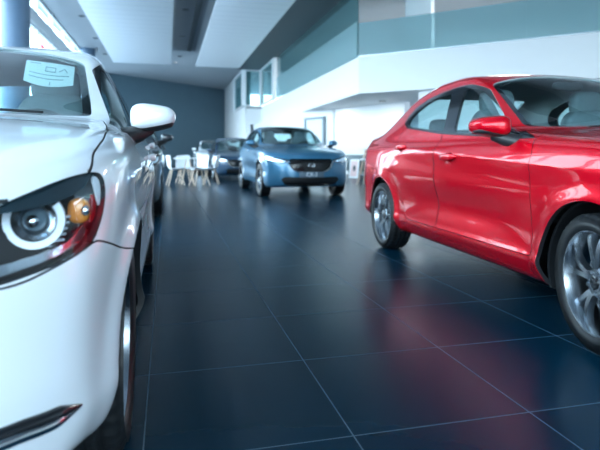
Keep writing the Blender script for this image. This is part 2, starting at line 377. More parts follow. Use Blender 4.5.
def dress(B, me, off, mats, flatcheck=.55, dents=(), lining=None):
    """outer skin gets the body's own smooth normals; cut edges and the inside get the second material"""
    n = len(me.polygons)
    me.materials.clear()
    for m in mats: me.materials.append(m)
    if n == 0: return me
    fn = np.empty(n*3, np.float32); me.polygons.foreach_get('normal', fn); fn = fn.reshape(-1, 3)
    V = np.empty(len(me.vertices)*3, np.float32); me.vertices.foreach_get('co', V); V = V.reshape(-1, 3).astype(float)
    L = np.empty(len(me.loops), np.int32); me.loops.foreach_get('vertex_index', L)
    ls = np.empty(n, np.int32); me.polygons.foreach_get('loop_start', ls)
    lt = np.empty(n, np.int32); me.polygons.foreach_get('loop_total', lt)
    face = np.repeat(np.arange(n), lt)
    N = B.normal(V); fv = B.f(V[:, 0], V[:, 1], V[:, 2])
    outer = np.ones(n, bool)
    np.logical_and.at(outer, face, (np.abs(fv[L]-off) < .003) & ((N[L]*fn[face]).sum(1) > flatcheck))
    ln = np.where(outer[face][:, None], N[L], fn[face])
    skin = outer.copy()
    if dents:
        ct = np.empty(n*3, np.float32); me.polygons.foreach_get('center', ct); ct = ct.reshape(-1, 3)
        for d in dents: skin |= (np.abs(ct - np.array(d)) < (.06, .021, .05)).all(1)
    idx = np.where(skin, 0, min(1, len(mats)-1))
    if lining:
        ct = np.empty(n*3, np.float32); me.polygons.foreach_get('center', ct); idx[(ct[2::3] > lining) & ~skin] = 2
    me.polygons.foreach_set('material_index', idx.astype(np.int32))
    me.shade_smooth()
    me.normals_split_custom_set([tuple(v) for v in ln])
    me.update(); return me
# ---------------------------------------------------------------- materials
def nodes(name):
    m = bpy.data.materials.new(name); m.use_nodes = True
    nt = m.node_tree; return m, nt, nt.nodes, nt.links, nt.nodes['Principled BSDF']
def plain(name, col, rough=.5, metal=0, coat=0, spec=.5, noise=0, scale=8):
    m, nt, N, K, b = nodes(name)
    b.inputs['Base Color'].default_value = (*col, 1); b.inputs['Roughness'].default_value = rough
    b.inputs['Metallic'].default_value = metal; b.inputs['Coat Weight'].default_value = coat
    b.inputs['Coat Roughness'].default_value = .02; b.inputs['Specular IOR Level'].default_value = spec
    t = N.new('ShaderNodeTexCoord'); n = N.new('ShaderNodeTexNoise'); n.inputs['Scale'].default_value = scale
    K.new(t.outputs['Object'], n.inputs['Vector'])
    mix = N.new('ShaderNodeMix'); mix.data_type = 'RGBA'
    mix.inputs['A'].default_value = (*[c*(1-noise) for c in col], 1); mix.inputs['B'].default_value = (*[min(1, c*(1+noise)) for c in col], 1)
    K.new(n.outputs['Fac'], mix.inputs['Factor']); K.new(mix.outputs['Result'], b.inputs['Base Color'])
    return m
def paint(name, col, metal=0., rough=.35, flake=.0, cior=1.5, bspec=.5):
    m = plain(name, col, rough, metal, 1., .5)
    N = m.node_tree.nodes; K = m.node_tree.links; b = N['Principled BSDF']; b.inputs['Coat IOR'].default_value = cior; b.inputs['Specular IOR Level'].default_value = bspec
    if flake:
        v = N.new('ShaderNodeTexVoronoi'); v.inputs['Scale'].default_value = 900
        t = N.new('ShaderNodeTexCoord'); K.new(t.outputs['Object'], v.inputs['Vector'])
        mix = N.new('ShaderNodeMix'); mix.data_type = 'RGBA'
        mix.inputs['A'].default_value = (*[c*(1-flake) for c in col], 1); mix.inputs['B'].default_value = (*[min(1, c*(1+flake)) for c in col], 1)
        K.new(v.outputs['Color'], mix.inputs['Factor']); K.new(mix.outputs['Result'], b.inputs['Base Color'])
    return m
def glass(name, tint, refl=1.0, rough=0.0, base=.03, haze=0, hazecol=(.7, .85, .88)):
    """thin pane: lets tinted light through and mirrors at grazing angles"""
    m = bpy.data.materials.new(name); m.use_nodes = True; nt = m.node_tree; N, K = nt.nodes, nt.links; N.clear()
    out = N.new('ShaderNodeOutputMaterial'); mix = N.new('ShaderNodeMixShader'); t = N.new('ShaderNodeBsdfTransparent'); g = N.new('ShaderNodeBsdfGlossy')
    t.inputs['Color'].default_value = (*tint, 1); g.inputs['Roughness'].default_value = rough; g.inputs['Color'].default_value = (refl, refl, refl, 1)
    f = N.new('ShaderNodeFresnel'); f.inputs['IOR'].default_value = 1.7
    ge = N.new('ShaderNodeNewGeometry'); iv = N.new('ShaderNodeMath'); iv.operation = 'SUBTRACT'; iv.inputs[0].default_value = 1; K.new(ge.outputs['Backfacing'], iv.inputs[1])
    ml = N.new('ShaderNodeMath'); ml.operation = 'MULTIPLY'; K.new(f.outputs['Fac'], ml.inputs[0]); K.new(iv.outputs[0], ml.inputs[1]); K.new(ml.outputs[0], mix.inputs['Fac']); K.new(t.outputs[0], mix.inputs[1]); K.new(g.outputs[0], mix.inputs[2])
    last = mix
    if haze:
        d = N.new('ShaderNodeBsdfDiffuse'); d.inputs['Color'].default_value = (*hazecol, 1)
        mx = N.new('ShaderNodeMixShader'); mx.inputs['Fac'].default_value = haze
        K.new(mix.outputs[0], mx.inputs[1]); K.new(d.outputs[0], mx.inputs[2]); last = mx
    K.new(last.outputs[0], out.inputs['Surface']); return m

WHITE = paint('white_paint', (.74, .80, .86), 0, .3)
RED = paint('red_paint', (.54, .0008, .012), .35, .27, .25, 1.45, .05)
BLUE = paint('blue_paint', (.05, .19, .33), .35, .3, .2)
NAVY = paint('navy_paint', (.02, .06, .12), .35, .3, .2)
DARK = paint('graphite_paint', (.05, .065, .08), .4, .3, .2)
BLACK = plain('black_plastic', (.012, .014, .017), .45)
GLOSS = plain('gloss_black', (.008, .01, .013), .12, 0, .6)
RUBBER = plain('tyre_rubber', (.008, .01, .012), .5, noise=.2, scale=30)
CHROME = plain('chrome', (.85, .88, .9), .08, 1)
ALLOY = plain('silver_alloy', (.50, .55, .60), .22, 1)
GREYALLOY = plain('grey_alloy', (.38, .42, .46), .25, 1)
STEEL = plain('brake_steel', (.35, .36, .38), .35, 1)
CAR_GLASS = glass('car_glass', (.84, .94, .95), 1.)
LENS = glass('clear_lens', (.95, .98, 1.), .9)
SMOKE = plain('smoked_lamp_cover', (.012, .03, .04), .1, 0, 1)
AMBER = plain('amber_indicator', (.95, .24, .015), .25, 0, .6, noise=.35, scale=120)
LAMP_WHITE = plain('lamp_light_guide', (.86, .90, .95), .3)
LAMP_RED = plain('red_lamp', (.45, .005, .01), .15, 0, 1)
REFLECT = plain('lamp_reflector', (.75, .82, .88), .12, 1)
PROJ = plain('projector_glass', (.10, .16, .2), .05, .3, 1)
SEAT = plain('seat_cloth', (.16, .19, .21), .8, noise=.15, scale=40)
LINING = plain('pale_headlining', (.34, .36, .37), .9)
DASH = plain('dashboard_plastic', (.03, .035, .04), .6)
PAPER = plain('paper', (.8, .86, .84), .7)
INK = plain('printed_ink', (.25, .38, .42), .7)
# ---------------------------------------------------------------- cars
def wheel_mesh(r, rim_r, w=.185):
    """tyre, rim, cap; axle along y, outer face at +y"""
    h = w/2; n = 160
    prof = [(rim_r-.006, -h*.80), (rim_r+.012, -h*.96), (rim_r+.05, -h*1.03), (r-.028, -h*1.0), (r-.009, -h*.90), (r-.002, -h*.78),
            (r-.002, -h*.50), (r-.009, -h*.48), (r-.009, -h*.40), (r, -h*.38), (r, -h*.06), (r-.008, -h*.045), (r-.008, h*.045), (r, h*.06),
            (r, h*.38), (r-.009, h*.40), (r-.009, h*.48), (r-.002, h*.50), (r-.002, h*.78), (r-.009, h*.90), (r-.028, h*1.0), (rim_r+.05, h*1.03), (rim_r+.012, h*.96), (rim_r-.006, h*.80)]
    V = []; F = []
    for i, (q, y) in enumerate(prof):
        for k in range(n):
            a = 2*math.pi*k/n; rr = q
            if i in (4, 5, 6, 17, 18, 19) and k % 4 == 0: rr -= .006
            if i in (9, 10, 13, 14) and k % 8 == 0: rr -= .004
            V.append((rr*math.cos(a), y, rr*math.sin(a)))
    for i in range(len(prof)-1):
        for k in range(n): F.append((i*n+k, i*n+(k+1) % n, (i+1)*n+(k+1) % n, (i+1)*n+k))
    m = len(prof)-1
    for k in range(n): F.append((m*n+k, m*n+(k+1) % n, (k+1) % n, k))
    tyre = mesh('tyre', V, F, True, True)
    rim = MB(); rr = rim_r
    rim.lathe([(rr*.93, -h*.8), (rr, -h*.82), (rr+.008, -h*.78), (rr*.95, -h*.6), (rr*.95, h*.5), (rr*.985, h*.66), (rr+.009, h*.78), (rr+.009, h*.88), (rr-.004, h*.86), (rr*.93, h*.5), (rr*.91, 0), (rr*.91, -h*.6)], 64, 'y', close=True)
    for k in range(10):
        a = 2*math.pi*(k//2)/5 + (.17 if k % 2 else -.17) + math.pi/2
        st = []
        for t in (0, .25, .5, .75, 1):
            q = .03 + (rr*.94-.03)*t
            aa = a + (.05 if k % 2 else -.05)*t*1.6 - (.10 if k % 2 else -.10)*(1-t)
            wd = .030*(1-t) + .030*t + .010*t*t; y = h*(.56 + .16*math.sin(math.pi*t*.9)); dp = .028
            c, s = math.cos(aa), math.sin(aa)
            for (u, v) in ((-wd*.5, y-dp), (wd*.5, y-dp), (wd*.36, y), (-wd*.36, y)):
                st.append((q*c - u*s, v, q*s + u*c))
        Fs = [(0, 1, 2, 3), (16, 19, 18, 17)]
        for i in range(4):
            for j in range(4): Fs.append((i*4+j, i*4+(j+1) % 4, i*4+4+(j+1) % 4, i*4+4+j))
        rim.add(st, Fs)
    rim.lathe([(.062, h*.1), (.064, h*.55), (.055, h*.66), (.03, h*.68)], 32, 'y')
    for k in range(5):
        a = 2*math.pi*k/5 + math.pi/2 + .63
        rim.lathe([(.009, h*.5), (.009, h*.74)], 6, 'y', (.047*math.cos(a), 0, .047*math.sin(a)))
    cap = MB(); cap.lathe([(.029, h*.6), (.029, h*.72), (.024, h*.745)], 28, 'y')
    disc = MB(); disc.lathe([(.135, -h*.05), (.135, h*.10), (.08, h*.14)], 40, 'y')
    return tyre, rim, cap, disc

def surf_curve(B, pts, off, axis):
    """points on the body surface: axis 0 solves x from (y, z); axis 1 solves y from (x, z); axis 2 solves z from (x, y)"""
    out = []
    for a, b in pts:
        if axis == 0: h = B.hit((1.2, a, b), (-1, 0, 0), 0, 1.6)
        elif axis == 1: h = B.hit((a, 1.3, b), (0, -1, 0), 0, 1.2)
        else: h = B.hit((a, b, 2), (0, 0, -1), 0, 1.8)
        if h is None: continue
        n = B.normal(h[None])[0]; out.append(Vector(h + n*off))
    return out
def dense(pts, k=6):
    P = [Vector(p) for p in pts]; out = []
    for i in range(len(P)-1):
        p0, p1, p2, p3 = P[max(i-1, 0)], P[i], P[i+1], P[min(i+2, len(P)-1)]
        for j in range(k):
            t = j/k; out.append(.5*((2*p1)+(p2-p0)*t+(2*p0-5*p1+4*p2-p3)*t*t+(3*p1-p0-3*p2+p3)*t**3))
    out.append(P[-1]); return out

def make_car(root, B, body_mat, step, alloy, near=True, wheel=None, interior=True, steer=0):
    f = B.feat; T = .022
    flip = Matrix.Scale(-1, 4, (0, 1, 0))
    sh = shell(B, step, 0, -T)
    zl = [B.lo[0]-.02, -1, B.belt-.16]; zh = [0, 1, 1.65]; thin = shell(B, step, -.003, -.008, zl, zh)
    both = [1, -1]
    def part(name, me, mats, off=0., parent=root, dents=(), lining=None, **k):
        dress(B, me, off, mats, dents=dents, lining=lining); return link(name, me, None, parent, **k)
    cut = lambda me, poly, fr, a, b: boolean(me, prism(poly, fr, a, b), 'DIFFERENCE')
    keep = lambda me, poly, fr, a, b: boolean(me, prism(poly, fr, a, b), 'INTERSECT')
    # -- outlines
    S = soften
    dlo = S(f['dlo'], .05); fg = S(f['front_glass'], .05); rg = S(f['rear_glass'], .04)
    ws = S(mirror_poly(f['windshield']), .05); rw = S(mirror_poly(f['rear_window']), .05)
    hood = S(mirror_poly(f['hood']), .05); hl = S(f['headlight'], .02)
    gr = S(mirror_front(f['grille']), .03); it = S(mirror_front(f['intake']), .03)
    fd = S(f['front_door'], .03); rd = S(f['rear_door'], .05); bp = S(f['bumper'], .02); tl = S(f['tail_light'], .03)
    body = sh
    # -- wheel wells first, so that every panel follows the arches
    for cx in (0, -B.wheelbase):
        for s in both:
            c = MB(); c.lathe([(B.arch, .45), (B.arch, 1.25)], 72, 'y'); c.V = [(x+cx, y*s, z+B.hub) for x, y, z in c.V]
            body = boolean(body, mesh('arch', c.V, c.F, False, True), 'DIFFERENCE')
    # -- openings
    for s in both:
        body = cut(body, dlo, glass_frame(B, s), -.05, .3)
    solid = body
    body = cut(body, ws, frame('top'), .9, 1.8); body = cut(body, rw, frame('top'), .9, 1.8)
    for s in both:
        body = cut(body, grow(hl, .002), frame('corner', s), .45, 1.4)
        body = cut(body, grow(tl, .002), frame('tail', s), 2.3, 3.4)
    body = cut(body, gr, frame('front'), .4, 1.2); body = cut(body, it, frame('front'), .4, 1.2)
    pieces = {}; dents = []
    g = .0022
    if near:
        for key, poly, fr, a, b in [('hood', hood, frame('top'), .55, 1.5)] + [(k, p, frame('side', s), float(B.wz(B.belt+.1))-.055, 1.3) for s in both for k, p in (('front_door', fd), ('rear_door', rd))] + [('front_bumper', bp, frame('side', 1), -1.3, 1.3)]:
            pc = keep(body, grow(poly, -g), fr, a, b)
            if 'door' in key:
                hx, hz = f['handles'][0 if key == 'front_door' else 1]; sd = 1 if fr[2][1] > 0 else -1
                hp = B.hit((hx, sd*1.3, hz), (0, -sd, 0), 0, 1); c = MB(); c.blob((hx+.02, hp[1]+sd*.012, hz-.002), (.052, .026, .038), 1, .9, 32, 20)
                pc = boolean(pc, mesh('cup', c.V, c.F, False, True), 'DIFFERENCE'); dents.append(Vector((hx+.02, hp[1], hz)))
            body = cut(body, grow(poly, g), fr, a, b)
            pieces.setdefault(key, []).append(pc)
    bo = part('body', body, [body_mat, BLACK, LINING], lining=B.belt+.16)
    P = {}
    for key, lst in pieces.items():
        P[key] = [part(key, m, [body_mat, BLACK], dents=dents) for m in lst]
    # -- glass and window frames
    P['ws'] = part('windshield', keep(thin, grow(ws, -.002), frame('top'), .9, 1.8), [CAR_GLASS, CAR_GLASS], -.003)
    frit = boolean(keep(shell(B, step, -.009, -.014, zl, zh), grow(ws, .004), frame('top'), .9, 1.8), prism(grow(ws, -.035), frame('top'), .8, 1.9), 'DIFFERENCE')
    link('windshield_border', dress(B, frit, -.009, [GLOSS, GLOSS]), None, root)
    part('rear_window', keep(thin, grow(rw, -.002), frame('top'), .9, 1.8), [CAR_GLASS, CAR_GLASS], -.003)
    mid = shell(B, step, -.001, -.02, zl, zh)
    for s in both:
        fr = glass_frame(B, s)
        rim = keep(mid, grow(dlo, -.002), fr, -.05, .3)
        rim = cut(rim, fg, fr, -.1, .35); rim = cut(rim, rg, fr, -.1, .35)
        part('window_frame', rim, [GLOSS, BLACK], -.001, label='gloss black window surround and door pillar')
        doors = P.get('front_door'); own = root
        part('door_window', keep(thin, grow(fg, .004), fr, -.05, .3), [CAR_GLASS, CAR_GLASS], -.003, own)
        part('door_window', keep(thin, grow(rg, .004), fr, -.05, .3), [CAR_GLASS, CAR_GLASS], -.003, own)
    # -- headlights
    ql, qh = [-.2, -1, .4], [1., 1, 1.1]; clear = shell(B, step, -.001, -.005, ql, qh)
    back = shell(B, step, -.100, -.115, [-.2, -1, .4], [1., 1, 1.1]); mids = shell(B, step, -.010, -.016, [-.2, -1, .4], [1., 1, 1.1])
    for s in both:
        fr = frame('corner', s)
        ln = part('headlight', keep(clear, grow(hl, -.001), fr, .45, 1.4), [LENS, LENS], -.001, label='clear headlight lens')
        hb = keep(back, grow(hl, .03), fr, .35, 1.4)
        part('lamp_housing', hb, [BLACK, BLACK], -.100, ln)
        cx = {'small': 1}.get('small')
        ux, uz = (.13, .70) if B.hub < .32 else (.06, .745)
        # the lamp's centre sits behind the lens: solve along the corner direction
        q = math.sqrt(.5)
        h = B.hit((-q*ux + q*1.3, s*(q*ux + q*1.3), uz), (-q, -s*q, 0), 0, 1)
        if h is None: continue
        c = Vector(h) + Vector((-.055, s*-.012 if B.hub > .32 else s*-.036, .002))
        if near and f['cover']:
            R0 = .0485
            ring = MB(); arc = []
            ring2 = MB()
            for k in range(49):
                a = R(-218 + 256*k/48)                    # open at the top, where the smoked cover hides it
                arc.append((0, R0*math.cos(a), R0*math.sin(a)))
            ring.V = []; n = 8
            pts = [Vector(p) for p in arc]
            for i, p in enumerate(pts):
                rad = p.normalized()
                for (u, v) in ((-.008, -.006), (-.008, .006), (.008, .010), (.008, -.002)):
                    ring.V.append(p + rad*u + Vector((v, 0, 0)))
            for i in range(len(pts)-1):
                for j in range(4): ring.F.append((i*4+j, i*4+(j+1) % 4, i*4+4+(j+1) % 4, i*4+4+j))
            ring.F += [(3, 2, 1, 0), tuple(4*(len(pts)-1)+j for j in range(4))]
            ring.V = [v + c for v in ring.V]
            ring.build('light_ring', LAMP_WHITE, ln, label='white light guide ring')
            tick = MB()
            for k in range(40):
                a = R(-210 + 240*k/39); d = Vector((0, math.cos(a), math.sin(a)))
                tick.tube([c + d*(R0-.018) + Vector((.004, 0, 0)), c + d*(R0-.009) + Vector((.006, 0, 0))], .0012, 5)
            tick.build('reflector_teeth', REFLECT, ln)
            bowl = MB(); bowl.lathe([(.040, .010), (.042, .010), (.040, -.02), (.033, -.03), (.031, -.03), (.036, -.018)], 40, 'x', c, close=True)
            bowl.build('bezel', GLOSS, ln)
            pr = MB(); pr.lathe([(.027, -.03), (.030, -.01), (.0305, .006), (.028, .010), (.025, .006), (.024, -.03)], 40, 'x', c, close=True)
            pr.build('projector_ring', ALLOY, ln)
            gl = MB(); gl.lathe([(.001, .020), (.009, .019), (.016, .015), (.021, .009), (.025, .0), (.025, -.02)], 36, 'x', c); gl.build('projector_lens', PROJ, ln)
            co = MB(); co.lathe([(.001, .028), (.007, .0265), (.012, .022), (.012, .015)], 24, 'x', c); co.build('projector_core', CHROME, ln)
            # amber turn lamp and its silver reflector toward the wing
            ci = Vector(B.hit((-q*.232+q*1.3, s*(q*.232+q*1.3), .713), (-q, -s*q, 0), 0, 1)) + Vector((-.026, -s*.022, .0))
            am = MB(); am.blob(ci, (.023, .023, .027), .8, .8, 13, 9); am.build('turn_indicator', AMBER, ln, label='amber faceted turn indicator', sharp=1)
            bulb = MB(); bulb.blob(ci + Vector((.022, s*.016, .002)), (.009, .009, .011), 1, 1, 14, 10); bulb.build('bulb', CHROME, ln)
            rf = MB()
            for k in range(6):
                v = .648 + .011*k; u = .172 + .005*k
                p = Vector(B.hit((-q*u+q*1.3, s*(q*u+q*1.3), v), (-q, -s*q, 0), 0, 1)) + Vector((-.030, -s*.030, 0))
                rf.tube([p + Vector((.012, -s*.012, 0)), p + Vector((-.008, s*.010, .0))], .0042, 6)
            rf.build('ribbed_reflector', REFLECT, ln)
            pn = [(.285, .715), (.300, .755), (.303, .775), (.290, .785), (.278, .775), (.280, .74)]
            part('side_reflector', keep(mids, S(pn, .01), fr, .45, 1.4), [LAMP_WHITE, LAMP_WHITE], -.010, ln, label='pale side marker reflector')
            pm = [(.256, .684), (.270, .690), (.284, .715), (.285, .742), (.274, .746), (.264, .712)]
            part('red_car_reflection', keep(shell(B, step, -.020, -.026, [-.2, -1, .4], [1., 1, 1.1]), S(pm, .01), fr, .45, 1.4), [LAMP_RED, LAMP_RED], -.020, ln, label='crimson patch painted in as a reflection')  # crimson patch paints a reflection of the red car behind the lens
            lo = [(-.22, .662), (-.08, .640), (.05, .634), (.12, .640), (.19, .655), (.24, .682), (.255, .668), (.205, .640), (.12, .625), (.032, .612), (-.10, .617), (-.22, .645)]
            part('lower_fin', keep(shell(B, step, -.028, -.036, [-.2, -1, .4], [1., 1, 1.1]), lo, fr, .45, 1.4), [REFLECT, GLOSS], -.028, ln, label='chrome lower fin')
            part('smoked_cover', keep(mids, f['cover'], fr, .45, 1.4), [SMOKE, SMOKE], -.010, ln, label='smoked black upper cover')
        else:
            lm = MB(); lm.lathe([(.001, .012), (.03, .008), (.045, 0), (.05, -.02)], 20, 'x', c); lm.build('projector_lens', REFLECT, ln)
            part('light_strip', keep(mids, grow(hl, -.022), fr, .45, 1.4), [REFLECT, REFLECT], -.010, ln)
        part('tail_light', keep(shell(B, step, 0, -.02, [-3.8, -1, .6], [-2.6, 1, 1.2]), tl, frame('tail', s), 2.3, 3.4), [LAMP_RED, LAMP_RED])
    # -- grille, intake, chrome wing
    inner = shell(B, step, -.045, -.060, [.3, -1, .12], [1.1, 1, .98])
    gp = part('grille', keep(inner, grow(gr, .02), frame('front'), .3, 1.2), [GLOSS, BLACK], -.045)
    ip = part('air_intake', keep(inner, grow(it, .02), frame('front'), .3, 1.2), [BLACK, BLACK], -.045)
    bars = MB(); zs = np.arange(f['wing'][0][1]+.03, f['grille'][0][1]-.01, .032)
    zt, zb_ = f['grille'][0][1], f['grille'][-1][1]
    for z in zs:
        ywid = np.interp(z, sorted(p[1] for p in f['grille'][2:]), [p[0] for p in sorted(f['grille'][2:], key=lambda p: p[1])]) - .01
        pts = surf_curve(B, [(y, z) for y in np.linspace(-ywid, ywid, 15)], -.028, 0)
        if len(pts) > 2: bars.tube(pts, .007, 6)
    bars.build('grille_bar', BLACK, gp)
    wing = f['wing']; wl = [(-y, z) for y, z in reversed(wing[1:])] + wing
    wpts = dense(surf_curve(B, wl, .004, 0), 5)
    wr = [.008 + .006*min(1, abs(p.y)/.35) for p in wpts]; wr[0] = wr[-1] = .003
    wm = MB(); wm.tube(wpts, wr, 10); wm.build('chrome_wing', CHROME, root)
    # badge: a ring with a pair of curved wings
    cz = f['wing'][0][1] + .13; c = Vector(B.hit((1.3, 0, cz), (-1, 0, 0), 0, 1))
    bd = MB(); bd.tube([c + Vector((.004, .062*math.cos(a), .048*math.sin(a))) for a in np.linspace(0, 2*math.pi, 33)], .006, 8)
    bd.tube(dense([c + Vector((.004, y, z)) for y, z in ((-.054, .022), (-.028, .018), (-.008, -.012), (0, -.018), (.008, -.012), (.028, .018), (.054, .022))], 4), .006, 8)
    bd.build('badge', CHROME, root)
    # -- underside trims, wheels and wells
    for cx in (0, -B.wheelbase):
        for s in both:
            w = MB(); ro, ri = B.arch+.012, B.arch-.002
            n = 40; a0, a1 = R(-25), R(205)
            for i in range(n+1):
                a = a0 + (a1-a0)*i/n
                for r_, y in ((ri, .50), (ri, .775), (ro, .775), (ro, .49), (.06, .49), (.06, .50)):
                    w.V.append((cx + r_*math.cos(a), s*y, B.hub + max(r_*math.sin(a), -.10)))
            for i in range(n):
                for j in range(6): w.F.append((i*6+j, i*6+(j+1) % 6, i*6+6+(j+1) % 6, i*6+6+j))
            w.F += [tuple(range(5, -1, -1)), tuple(n*6+j for j in range(6))]
            w.build('wheel_liner', BLACK, root)
    tyre, rim, cap, disc = wheel if wheel else wheel_mesh(f['tyre'], .203)
    out = None
    for cx in (0, -B.wheelbase):
        for s in both:
            loc = Matrix.Translation((cx, s*f['track'], B.hub)) @ Matrix.Rotation((0 if s > 0 else math.pi) + (steer if cx == 0 else 0), 4, 'Z')
            rm = rim.build('wheel', alloy, root) if out is None else link('wheel', out[0].data, None, root)
            tk = link('tyre', tyre, RUBBER, rm); 
            if out is None:
                cp = cap.build('hub_cap', GLOSS, rm); ds = disc.build('brake_disc', STEEL, rm); out = (rm, cp, ds)
            else:
                link('hub_cap', out[1].data, None, rm); link('brake_disc', out[2].data, None, rm)
            rm.matrix_local = loc
    # -- mirrors
    mx, my, mz = f['mirror']
    for s in both:
        def df(x, y, z):
            t = (y*s+1)/2                        # 0 at the door, 1 at the tip
            z = z*(1-.20*t) - (.05*t if z > 0 else -.22*t)
            x = x - .25*t*1.0 - (.12 if x > 0 else .0)*t
            return x, y, z
        hb = MB(); hb.blob((mx+.02, s*my, mz), (.10, .092, .064), .62, .62, 36, 22, df)
        hs = hb.build('side_mirror', body_mat, root, sharp=80)
        lo = MB(); lo.blob((mx+.02, s*(my-.003), mz-.038), (.070, .086, .036), .6, .65, 30, 14, lambda x, y, z: (x-.2*(y*s+1)/2, y, z*(1-.45*(y*s+1)/2)+.5*(y*s+1)/2))
        lo.build('mirror_base', BLACK, hs)
        st = MB(); st.tube([(mx+.01, s*(my-.02), mz-.045), (mx+.05, s*(my-.06), mz-.068), (mx+.10, s*(my-.105), mz-.085), (mx+.13, s*(my-.15), mz-.095)], [.030, .036, .040, .045], 14)
        st.build('mirror_arm', BLACK, hs)
        mg = MB(); mg.blob((mx-.052, s*(my+.0), mz-.002), (.006, .078, .046), .5, .5, 24, 12, lambda x, y, z: (x-2.2*(y*s+1)/2, y, z*(1-.2*(y*s+1)/2)))
        mg.build('mirror_glass', CHROME, hs)
    # -- handles
    for i, (hx, hz) in enumerate(f['handles']):
        for s in both:
            h = B.hit((hx, s*1.3, hz), (0, -s, 0), 0, 1)
            own = P['front_door' if i == 0 else 'rear_door'][0 if s > 0 else 1] if near else root
            hn = MB(); hn.blob((hx, h[1]+s*.020, hz), (.105, .013, .021), .7, .6, 28, 12, lambda x, y, z: (x, y - s*1.6*(abs(x)**4 - .15), z + .10*x))
            hn.build('door_handle', body_mat, own)
    # -- wipers
    wpn = [(-.43, .05), (-.47, .30), (-.56, .50)] if B.hub < .32 else [(-.45, .05), (-.49, .30), (-.58, .50)]
    for sh_ in (0, 1):
        pts = surf_curve(B, [(a-.022, (b-.02 if not sh_ else b-.56)) for a, b in wpn] if not sh_ else [(wpn[0][0]-.03, -.46), (wpn[0][0]-.005, -.25), (wpn[0][0]-.015, .0)], .012, 2)
        if len(pts) > 1:
            wp = MB(); wp.tube(dense(pts, 5), .005, 8); wp.build('wiper', BLACK, root)
    # -- cabin
    if interior:
        fx, rx, dz = f['seats']
        for y in (-.36, .36):
            st = MB(); st.blob((fx+.12, y, .52+dz), (.27, .25, .11), .5, .5, 24, 12)
            st.blob((fx-.18, y, .80+dz), (.10, .24, .36), .5, .55, 24, 14, lambda x, y_, z: (x-.9*(z+1)/2, y_*(1-.18*(z+1)/2), z))
            so = st.build('front_seat', SEAT, root, sharp=80)
            hr = MB(); hr.blob((fx-.27, y, 1.20+dz), (.055, .125, .095), .6, .6, 24, 14); hr.build('headrest', SEAT, so, sharp=80)
        st = MB(); st.blob((rx+.1, 0, .52+dz), (.27, .60, .11), .4, .4, 24, 12); st.blob((rx-.22, 0, .76+dz), (.10, .60, .28), .4, .4, 24, 14, lambda x, y_, z: (x-.9*(z+1)/2, y_, z))
        so = st.build('rear_seat', SEAT, root, sharp=80)
        for y in (-.36, .36):
            hr = MB(); hr.blob((rx-.31, y, 1.06+dz), (.05, .12, .08), .6, .6, 20, 12); hr.build('headrest', SEAT, so, sharp=80)
        da = MB(); da.blob((-.62-.05, 0, .83+dz), (.26, .62, .13), .5, .4, 30, 12); da.build('dashboard', DASH, root, sharp=80)
        sw = MB(); c = Vector((-.98, .36, .86+dz))
        sw.tube([c + Vector((-.06*math.sin(a), .18*math.cos(a), .17*math.sin(a))) for a in np.linspace(0, 2*math.pi, 37)], .015, 8)
        sw.blob(c + Vector((.03, 0, 0)), (.04, .06, .05), .8, .8, 16, 10); sw.tube([c + Vector((.0, -.17, 0)), c + Vector((.02, .17, 0))], .014, 8)
        sw.tube([c + Vector((.03, 0, 0)), c + Vector((.25, 0, -.06))], .03, 10)
        sw.build('steering_wheel', DASH, root)
        rm_ = MB(); rm_.blob((-1.22, 0, f['roof']-.13), (.018, .11, .032), .6, .5, 20, 10); rm_.build('rear_view_mirror', BLACK, root)
    return P
# ---------------------------------------------------------------- the showroom
YAW = math.atan(133/533); HC = .83
CEIL = 6.2
def wall(name, base, z0, z1, mat, thick=.2, kind='structure', side=1):
    """upright slab along a polyline of (x, y); thickness to its left (side=1)"""
    b = MB(); P = [Vector(p) for p in base]; off = []
    for i, p in enumerate(P):
        ds = []
        if i > 0: ds.append((P[i]-P[i-1]).normalized())
        if i < len(P)-1: ds.append((P[i+1]-P[i]).normalized())
        ns = [Vector((-d.y, d.x)) for d in ds]; n = sum(ns, Vector((0, 0))).normalized()
        off.append(p + n*thick*side/max(.4, n.dot(ns[0])))
    n = len(P); V = []
    for z in (z0, z1): V += [(p.x, p.y, z) for p in P] + [(p.x, p.y, z) for p in off]
    F = []
    for i in range(n-1):
        F += [(i, i+1, 2*n+i+1, 2*n+i), (n+i+1, n+i, 3*n+i, 3*n+i+1), (2*n+i, 2*n+i+1, 3*n+i+1, 3*n+i), (i+1, i, n+i, n+i+1)]
    F += [(0, 2*n, 3*n, n), (n-1, 2*n-1, 4*n-1, 3*n-1)]
    b.add(V, F)
    return b.build(name, mat, None, False, kind=kind)
def box(name, a, b, mat, bev=0, **k):
    m = MB(); m.box(a, b, bev); return m.build(name, mat, None, bev > 0, **k)

